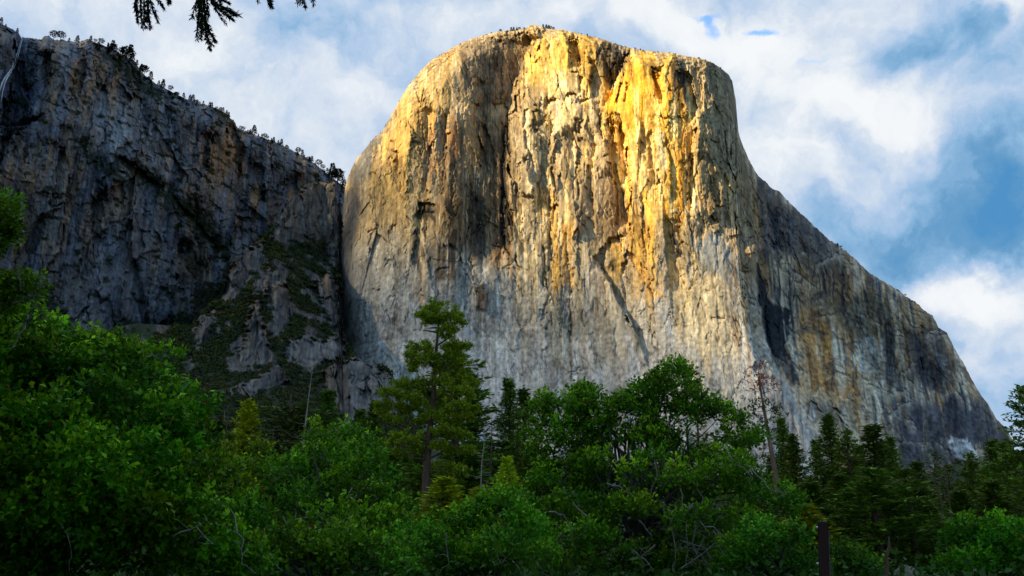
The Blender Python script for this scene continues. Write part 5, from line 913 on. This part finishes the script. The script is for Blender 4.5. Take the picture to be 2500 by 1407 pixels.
big = [(2, 56, 16), (14, 64, 8), (40, 78, 12), (132, 97, 16), (146, 97, 20), (166, 100, 10), (189, 104, 19), (222, 100, 10), (230, 104, 9), (246, 108, 16), (262, 114, 14), (270, 118, 18), (282, 124, 22), (292, 130, 18), (303, 135, 16), (314, 142, 26), (322, 148, 20), (334, 156, 16), (348, 178, 22), (352, 186, 18), (367, 196, 22), (386, 208, 16), (397, 212, 17), (414, 220, 16), (430, 232, 10), (447, 238, 16), (462, 246, 14), (472, 248, 18), (480, 252, 10),
       (487, 255, 8), (495, 256, 10), (512, 260, 12), (518, 264, 13), (527, 268, 8), (537, 271, 10), (543, 273, 10), (551, 276, 9), (558, 282, 11), (588, 316, 8), (594, 318, 10), (610, 326, 12), (620, 329, 18), (630, 334, 8), (647, 338, 12), (650, 340, 9), (666, 346, 14), (680, 352, 10), (686, 354, 12), (698, 360, 8), (728, 378, 13), (738, 382, 14), (755, 394, 10), (760, 396, 11), (778, 408, 16), (786, 412, 12), (797, 424, 16), (806, 430, 20), (814, 434, 22), (822, 440, 24), (830, 446, 20), (840, 452, 14), (803, 428, 14), (809, 433, 26), (817, 437, 20), (826, 443, 28), (834, 449, 18), (275, 121, 20), (298, 133, 22), (309, 139, 20), (318, 145, 24), (344, 174, 18)]
for k, (x, y, hp) in enumerate(big):
    rim_tree(x+rr.uniform(-2, 2), np.interp(x, LS[:, 0], LS[:, 1])+2, hp*1.15*rr.uniform(.85, 1.5), wall_r(x)+14, k, 'tiny dark pine on the skyline of the shaded left cliff', 'pines along the rim of the left cliff')
for k in range(70):
    x = rr.uniform(230, 460) if k < 44 else rr.uniform(470, 800); y = np.interp(x, LS[:, 0], LS[:, 1])+rr.uniform(3, 22 if k < 44 else 10)
    rim_tree(x, y, rr.uniform(8, 17), wall_r(x)-6, k, 'tiny dark pine on the steep slope just under the left rim', 'pines under the rim of the left cliff')
for k in range(26):
    y = 455+k*14+rr.uniform(-6, 6); rim_tree(np.interp(y, [455, 560, 640, 700, 800], [836, 830, 822, 820, 834])+rr.uniform(-9, 5), y, rr.uniform(10, 22), float(np.interp(y, [455, 640, 800], [1500, 1420, 1260]))-25, k, 'tiny dark pine in the narrow gully beside the pale monolith', 'pines in the gully')
for k, (x, hp) in enumerate([(1155, 5), (1200, 6), (1222, 9), (1248, 12), (1254, 12), (1262, 10), (1268, 9), (1280, 7), (1326, 12), (1334, 14), (1340, 14), (1344, 11), (1351, 9), (1412, 6), (1420, 6), (1434, 8), (1452, 5), (1464, 5), (1478, 5), (1492, 5), (1504, 5), (1526, 5), (1551, 7), (1564, 7), (1590, 5), (1636, 6), (1650, 5), (1706, 6), (1722, 5), (1078, 6), (1073, 6), (1084, 5), (1066, 4), (975, 5), (905, 5), (2046, 7), (2054, 6), (2211, 6), (1900, 4), (1924, 5)]):
    r0 = float(np.interp(x, [780, 1000, 1250, 1500, 1750, 1845, 1950, 2100, 2250], [1560, 1400, 1345, 1330, 1300, 1370, 1490, 1640, 1780]))
    rim_tree(x, np.interp(x, MS[:, 0], MS[:, 1])+2, hp*1.25, r0, k+2, 'tiny pine on the crest of the pale monolith', 'pines on the crest of the monolith')

# ------------------------------------------------------------------ brush on the spur and on the ledges of the dark wall
def brush():
    rs = np.random.RandomState(51); Cs, Ss, Ks = [], [], []
    for (P, m, X, Y), n, ymax, sc in ((SP, 9000, 1330, 1.0), (LW, 2000, 870, .8)):
        ok = np.argwhere((m > .5) & (X > -20) & (X < 2520) & (Y < ymax))
        wgt = np.linalg.norm(P[ok[:, 0], ok[:, 1], :2], axis=1); px = X[ok[:, 0], ok[:, 1]]; w = np.where(px < 420, .35, np.where(px > 1020, .35, 1.0)); w = w/w.sum()
        pick = ok[rs.choice(len(ok), n, p=w)]; c = P[pick[:, 0], pick[:, 1]]; Cs.append(c); Ss.append(np.clip(np.linalg.norm(c[:, :2], axis=1)/210, 2.0, 6.0)*rs.uniform(.45, 1.3, n)*sc); Ks.append(rs.rand(n))
    c = np.concatenate(Cs); s = np.concatenate(Ss); kk = np.concatenate(Ks); K = 34; i = np.repeat(np.arange(len(c)), K)
    z = rs.uniform(-.1, 1, len(i)); a = rs.uniform(0, 2*np.pi, len(i)); q = np.sqrt(1-z*z); d = np.stack([q*np.cos(a), q*np.sin(a), z], 1)
    pos = c[i]+d*s[i, None]*np.array([.75, .75, .8])*rs.uniform(.6, 1.05, (len(i), 1)); tang = unit(np.cross(d, rs.randn(len(i), 3)))
    V, F = leaves(pos-tang*s[i, None]*.2, tang, d+.5*rs.randn(len(i), 3), s[i]*.42, s[i]*.34)
    base = np.where((kk < .22)[:, None], np.array([.075, .085, .018]), np.where((kk > .8)[:, None], np.array([.028, .055, .028]), np.array([.040, .068, .018])))
    col = base[i]*rs.uniform(.65, 1.35, (len(i), 1))
    tag(make_mesh('brush', V, F, brush_leaf, None, np.repeat(col, 4, 0)), 'dark green brush covering the spur and cliff ledges', 'brush', kind='stuff')
brush()
def undergrowth():
    """low leafy undergrowth on the forest floor"""
    rs = np.random.RandomState(61); n = 2600; rr_ = rs.uniform(18, 130, n); a = rs.uniform(-.62, .62, n); P = np.stack([rr_*np.sin(a), rr_*np.cos(a), rs.uniform(.2, 1.1, n)*np.clip(rr_/40, .5, 1.6)], 1)
    K = 40; i = np.repeat(np.arange(n), K); c = P[i]+rs.randn(n*K, 3)*np.array([.8, .8, .45]); c[:, 2] = np.abs(c[:, 2])
    V, F = leaves(c, rs.randn(n*K, 3), unit(rs.randn(n*K, 3)+np.array([0, 0, 1.5])), rs.uniform(.16, .34, n*K), rs.uniform(.1, .2, n*K)); col = np.array([.024, .07, .010])*rs.uniform(.5, 1.5, (n, 1))[i]
    tag(make_mesh('undergrowth', V, F, oak_leaf, None, np.repeat(col, 4, 0)), 'leafy green undergrowth on the forest floor', 'undergrowth', kind='stuff')
undergrowth()

def waterfall():
    P, bm, X, Y = LW; rs = np.random.RandomState(71)
    m = bpy.data.materials.new('white_water'); m.use_nodes = True; b = m.node_tree.nodes['Principled BSDF']; b.inputs['Base Color'].default_value = (.62, .66, .72, 1); b.inputs['Roughness'].default_value = .6
    path = np.array([(54, 94), (50, 108), (44, 130), (38, 152), (28, 172), (16, 188), (8, 204), (2, 224), (-2, 250)], float); t = np.linspace(0, len(path)-1, 70); c = np.stack([np.interp(t, np.arange(len(path)), path[:, i]) for i in range(2)], 1); T = []
    for k in range(18):
        off = rs.uniform(-1, 1)*np.linspace(1.2, 6.5, 70); lo, hi = (0, 70) if k < 3 else (rs.randint(0, 30), rs.randint(40, 70)); pts = []
        for j in range(lo, hi):
            x, y = c[j, 0]+off[j], c[j, 1]; q = np.argmin((X-x)**2+(Y-y)**2); w = P.reshape(-1, 3)[q].copy(); rr0 = math.hypot(w[0], w[1])-3; pts.append(at(x, y, rr0))
        pts = np.array(pts); n = len(pts); kk = np.ones(5)/5; d = np.hypot(pts[:, 0], pts[:, 1]); ds = np.convolve(np.pad(d, 2, mode='edge'), kk, 'valid')-1.5; pts[:, :2] *= (ds/d)[:, None]
        T.append(np.concatenate([pts, (rs.uniform(.2, .6)*np.interp(np.linspace(0, 1, n), [0, .2, .8, 1], [.6, 1, .9, .2]))[:, None]], 1))
    V, F = tubes(T, 5); tag(make_mesh('waterfall', V, F, m, smooth=True), 'thin white waterfall in the dark cleft at the upper left', 'waterfall')
waterfall()

# unseen conifers added left of and behind the viewpoint to shade the left oak
for k, (x, y, h) in enumerate([(-15, 9, 20), (-21, 18, 22), (-13, -1, 21), (-7, -9, 19), (2, -13, 22), (-19, 3, 24)]):
    H, a, b = PROTO['pine'][k % 3]; root = empty('conifer_tree', (x, y, 0), 'unseen tall conifer added near the viewpoint to shade the left oak', 'tree', 'unseen conifers added around the viewpoint'); root.scale = (h/H*1.4, h/H*1.4, h/H); root.rotation_euler = (0, 0, k)
    for o in (a, b): q = o.copy(); C.objects.link(q); q.parent = root

# ------------------------------------------------------------------ near things: the overhanging bough, the post, the boulder
def bough_tree():
    base = np.array([-5.0, 3.4, 0.]); root = empty('cedar_tree', base, 'near cedar whose drooping boughs hang into the top edge as dark silhouettes', 'tree')
    V, F = tubes([[(0, 0, -.3, .42), (.05, .02, 2, .36), (0, .1, 6, .30), (.1, 0, 12, .2), (0, 0, 19, .05)]], 12); make_mesh('trunk', V, F, red_bark, root, smooth=True)
    r = 4.6; L = [np.array([-.0, .0, 4.9])]+[at(x, y, r)-base for x, y in ((-100, -150), (200, -90), (340, -70), (490, -62), (650, -70), (770, -60))]
    V, F = tubes([np.concatenate([np.array(L), np.linspace(.07, .012, len(L))[:, None]], 1)], 7); make_mesh('limb', V, F, red_bark, root, smooth=True)
    TW = [[(338, -64), (333, 5), (336, 52)], [(344, -64), (343, 10), (347, 62)], [(350, -64), (352, 12), (354, 66)], [(356, -64), (360, 20), (366, 67)], [(360, -64), (366, -5), (374, 25), (385, 50)], [(332, -64), (330, 0), (332, 24)], [(376, -64), (386, -4), (398, 18)], [(408, -66), (412, -5), (413, 5)], [(366, -64), (362, 20), (360, 50)],
          [(488, -62), (493, 30), (500, 60), (505, 90), (512, 117)], [(482, -62), (485, 20), (481, 94)], [(478, -62), (480, 0), (470, 42)], [(498, -62), (500, 50), (512, 78), (524, 98)], [(490, -62), (494, 50), (491, 92)], [(500, -62), (520, 5), (550, 22), (582, 37)], [(500, -62), (522, 10), (548, 32), (566, 47)], [(500, -62), (516, 5), (548, 55)], [(505, -62), (540, 15), (576, 34)], [(510, -62), (535, -2), (556, 7)],
          [(496, -62), (506, 10), (508, 32)], [(492, -62), (487, 10), (484, 60)], [(498, -62), (518, 0), (545, 30), (562, 44)], [(502, -62), (525, 8), (556, 28), (574, 36)], [(490, -62), (496, 10), (502, 45), (506, 70)], [(486, -62), (489, 30), (492, 70)], [(504, 80), (510, 100), (516, 108)], [(626, -68), (629, 3)], [(654, -68), (660, 0), (661, 16)], [(722, -66), (726, 6)], [(732, -66), (738, -4), (745, 17)], [(755, -62), (765, 9)], [(730, -66), (734, 4)], [(660, -68), (655, 4)], [(646, -68), (658, 8)]]
    for lo, hi in ((300, 430), (450, 620), (621, 700), (701, 800)):
        P, c, d = [], [], []
        for path in TW:
            if not lo <= path[0][0] <= hi: continue
            dep = r+rng.uniform(-.12, .12); q = at([p[0] for p in path], [p[1] for p in path], dep)-base; k = max(5, int(np.linalg.norm(q[-1]-q[0])/.008)); t = np.linspace(0, len(q)-1, k)
            s = np.stack([np.interp(t, np.arange(len(q)), q[:, i]) for i in range(3)], 1); P.append(np.concatenate([s, np.linspace(.0055, .0012, k)[:, None]], 1))
            i = np.repeat(np.arange(k), 5); tg = unit(np.gradient(s, axis=0))[i]; c.append(s[i]+rng.randn(len(i), 3)*.002); d.append(unit(tg+.42*rng.randn(len(i), 3)))
        V2, F2 = tubes(P, 4); c = np.concatenate(c); d = np.concatenate(d); V, F = leaves(c, d, unit(rng.randn(len(c), 3)), rng.uniform(.018, .036, len(c)), rng.uniform(.004, .008, len(c)))
        make_mesh('hanging_spray', np.concatenate([V, V2]), np.concatenate([F, F2+len(V)]), needle, root, np.tile([.012, .026, .008], (len(V)+len(V2), 1)))
    # the rest of its crown, out of view, widened to shade the left oak
    B, c = [], []
    for k in range(90):
        z = rng.uniform(5.5, 18.5); a = rng.uniform(0, 6.28); Lb = 6.5*(1-(z-5)/16)*rng.uniform(.6, 1.1); e = np.array([math.cos(a)*Lb, math.sin(a)*Lb, z-.25*Lb])
        pth = limb((0, 0, z), e, .06, .01, .05, .1, 8); B.append(pth); q = pth[2:, :3]; c.append(np.repeat(q, 9, 0)+rng.randn(len(q)*9, 3)*.28)
    def off_view(q):     # stays clear of the sector the photograph looks into
        w = np.asarray(q)[:, :3]+base; return (w[:, 1] < .4) | (w[:, 0] < -.68*w[:, 1]-.6) | (w[:, 2]-EYE > .86*w[:, 1]+.6)
    B = [b for b in B if off_view(b).all()]
    V, F = tubes(B, 5); make_mesh('upper_limbs', V, F, red_bark, root, smooth=True)
    c = np.concatenate(c); c = c[off_view(c)]; V, F, cc = quad_sprays(c, unit(c*np.array([1, 1, 0])+np.array([0, 0, -.3])), np.tile([0, 0, 1.], (len(c), 1)), .34, .13, 5, .6, (.03, .06, .015)); make_mesh('crown', V, F, needle, root, cc)
bough_tree()

def bevel_box(w, d, h, b=.01, cut=0.0):
    """upright timber: a box with rounded edges, the top cut at a slope"""
    import bmesh
    bm = bmesh.new(); bmesh.ops.create_cube(bm, size=1)
    for v in bm.verts: v.co = (v.co.x*w, v.co.y*d, (v.co.z+.5)*h+(cut*v.co.x/w*2 if v.co.z > 0 else 0))
    bmesh.ops.bevel(bm, geom=bm.edges[:], offset=b, segments=2, affect='EDGES'); return bm
def bm_obj(name, bm, mat, parent, loc):
    me = bpy.data.meshes.new(name); bm.to_mesh(me); bm.free(); me.materials.append(mat); o = bpy.data.objects.new(name, me); C.objects.link(o); o.parent = parent; o.location = loc; return o
def post():
    import bmesh
    brown = bark_material('brown_timber', (.022, .006, .004), (.055, .016, .010), 9.0); edge = bark_material('weathered_edge', (.10, .09, .07), (.22, .20, .16), 9.0); rust = bark_material('orange_timber', (.07, .022, .006), (.16, .06, .015), 9.0)
    metal = bpy.data.materials.new('galvanised_metal'); metal.use_nodes = True; pb = metal.node_tree.nodes['Principled BSDF']; pb.inputs['Metallic'].default_value = 1.0; pb.inputs['Base Color'].default_value = (.75, .75, .75, 1); pb.inputs['Roughness'].default_value = .3
    r = 14.0; p = at(2009, 1275, r); w = 22*r/FPX
    root = empty('wooden_post', (p[0], p[1], 0), 'dark brown square wooden post with bolt heads at the bottom edge', 'post'); lean = rad(4.4); root.rotation_euler = (0, lean, -math.atan2(p[0], p[1])); root.location.x -= math.sin(lean)*p[2]*math.cos(math.atan2(p[0], p[1])); root.location.y += math.sin(lean)*p[2]*math.sin(math.atan2(p[0], p[1]))
    bm_obj('beam', bevel_box(w, w, p[2], .012), brown, root, (0, 0, 0)); bm_obj('edge_board', bevel_box(.012, w*.8, p[2]-.10, .003), edge, root, (w*.5+.0085, 0, 0))
    bm_obj('cap', bevel_box(w*.86, w*.86, .02, .006), edge, root, (-.004, 0, p[2]+.002))
    for y in (1288, 1377):
        z = float(at(2000, y, r)[2]); bm = bmesh.new(); bmesh.ops.create_cone(bm, cap_ends=True, segments=12, radius1=.017, radius2=.013, depth=.03); bmesh.ops.rotate(bm, verts=bm.verts, matrix=__import__('mathutils').Matrix.Rotation(rad(-90), 3, 'Y'))
        bm_obj('bolt', bm, metal, root, (-w*.5-.013, -.02, z))
    p2 = at(2026, 1356, r+.5); root2 = empty('wooden_brace', (p2[0], p2[1], 0), 'short orange brown brace board leaning behind the dark post', 'post'); root2.rotation_euler = (0, rad(-1), -math.atan2(p2[0], p2[1]))
    bm_obj('board', bevel_box(.055, .12, p2[2], .006, -.03), rust, root2, (0, 0, 0)); bm_obj('pale_edge', bevel_box(.008, .10, p2[2]-.07, .002), edge, root2, (.0335, 0, 0))
post()
def boulder():
    p = at(2212, 1390, 42); r = 42
    th = np.linspace(0, np.pi, 60); ph = np.linspace(0, 2*np.pi, 97); T, Pn = np.meshgrid(th, ph, indexing='ij'); d = np.stack([np.sin(T)*np.cos(Pn), np.sin(T)*np.sin(Pn), np.cos(T)], -1)
    f, e, k = facets(Pn*1.3, T*2.2, 501, 1.2); rad_ = 1+.10*f+.10*fbm(Pn*1.2, T*2, 4, 505)+.03*fbm(Pn*6, T*8, 3, 509); rad_[:, -1] = rad_[:, 0]; rad_[0] = rad_[0].mean(); rad_[-1] = rad_[-1].mean()
    V = d*rad_[..., None]*np.array([.62, .6, .95]); V[..., 0] += np.clip(.4-V[..., 2], 0, 1)*.35; m = rock_material('boulder_granite', 14.0, .5, .5)
    col = np.array([.17, .155, .12])*(1+.5*fbm(Pn*5, T*6, 4, 515))[..., None]
    o = make_mesh('boulder', V.reshape(-1, 3), grid_faces(60, 97), m, None, col.reshape(-1, 3), smooth=True); o.location = (p[0], p[1], float(at(2205, 1384, r)[2])-.93); tag(o, 'grey lichened boulder at the bottom edge under the dark pines', 'boulder')
boulder()
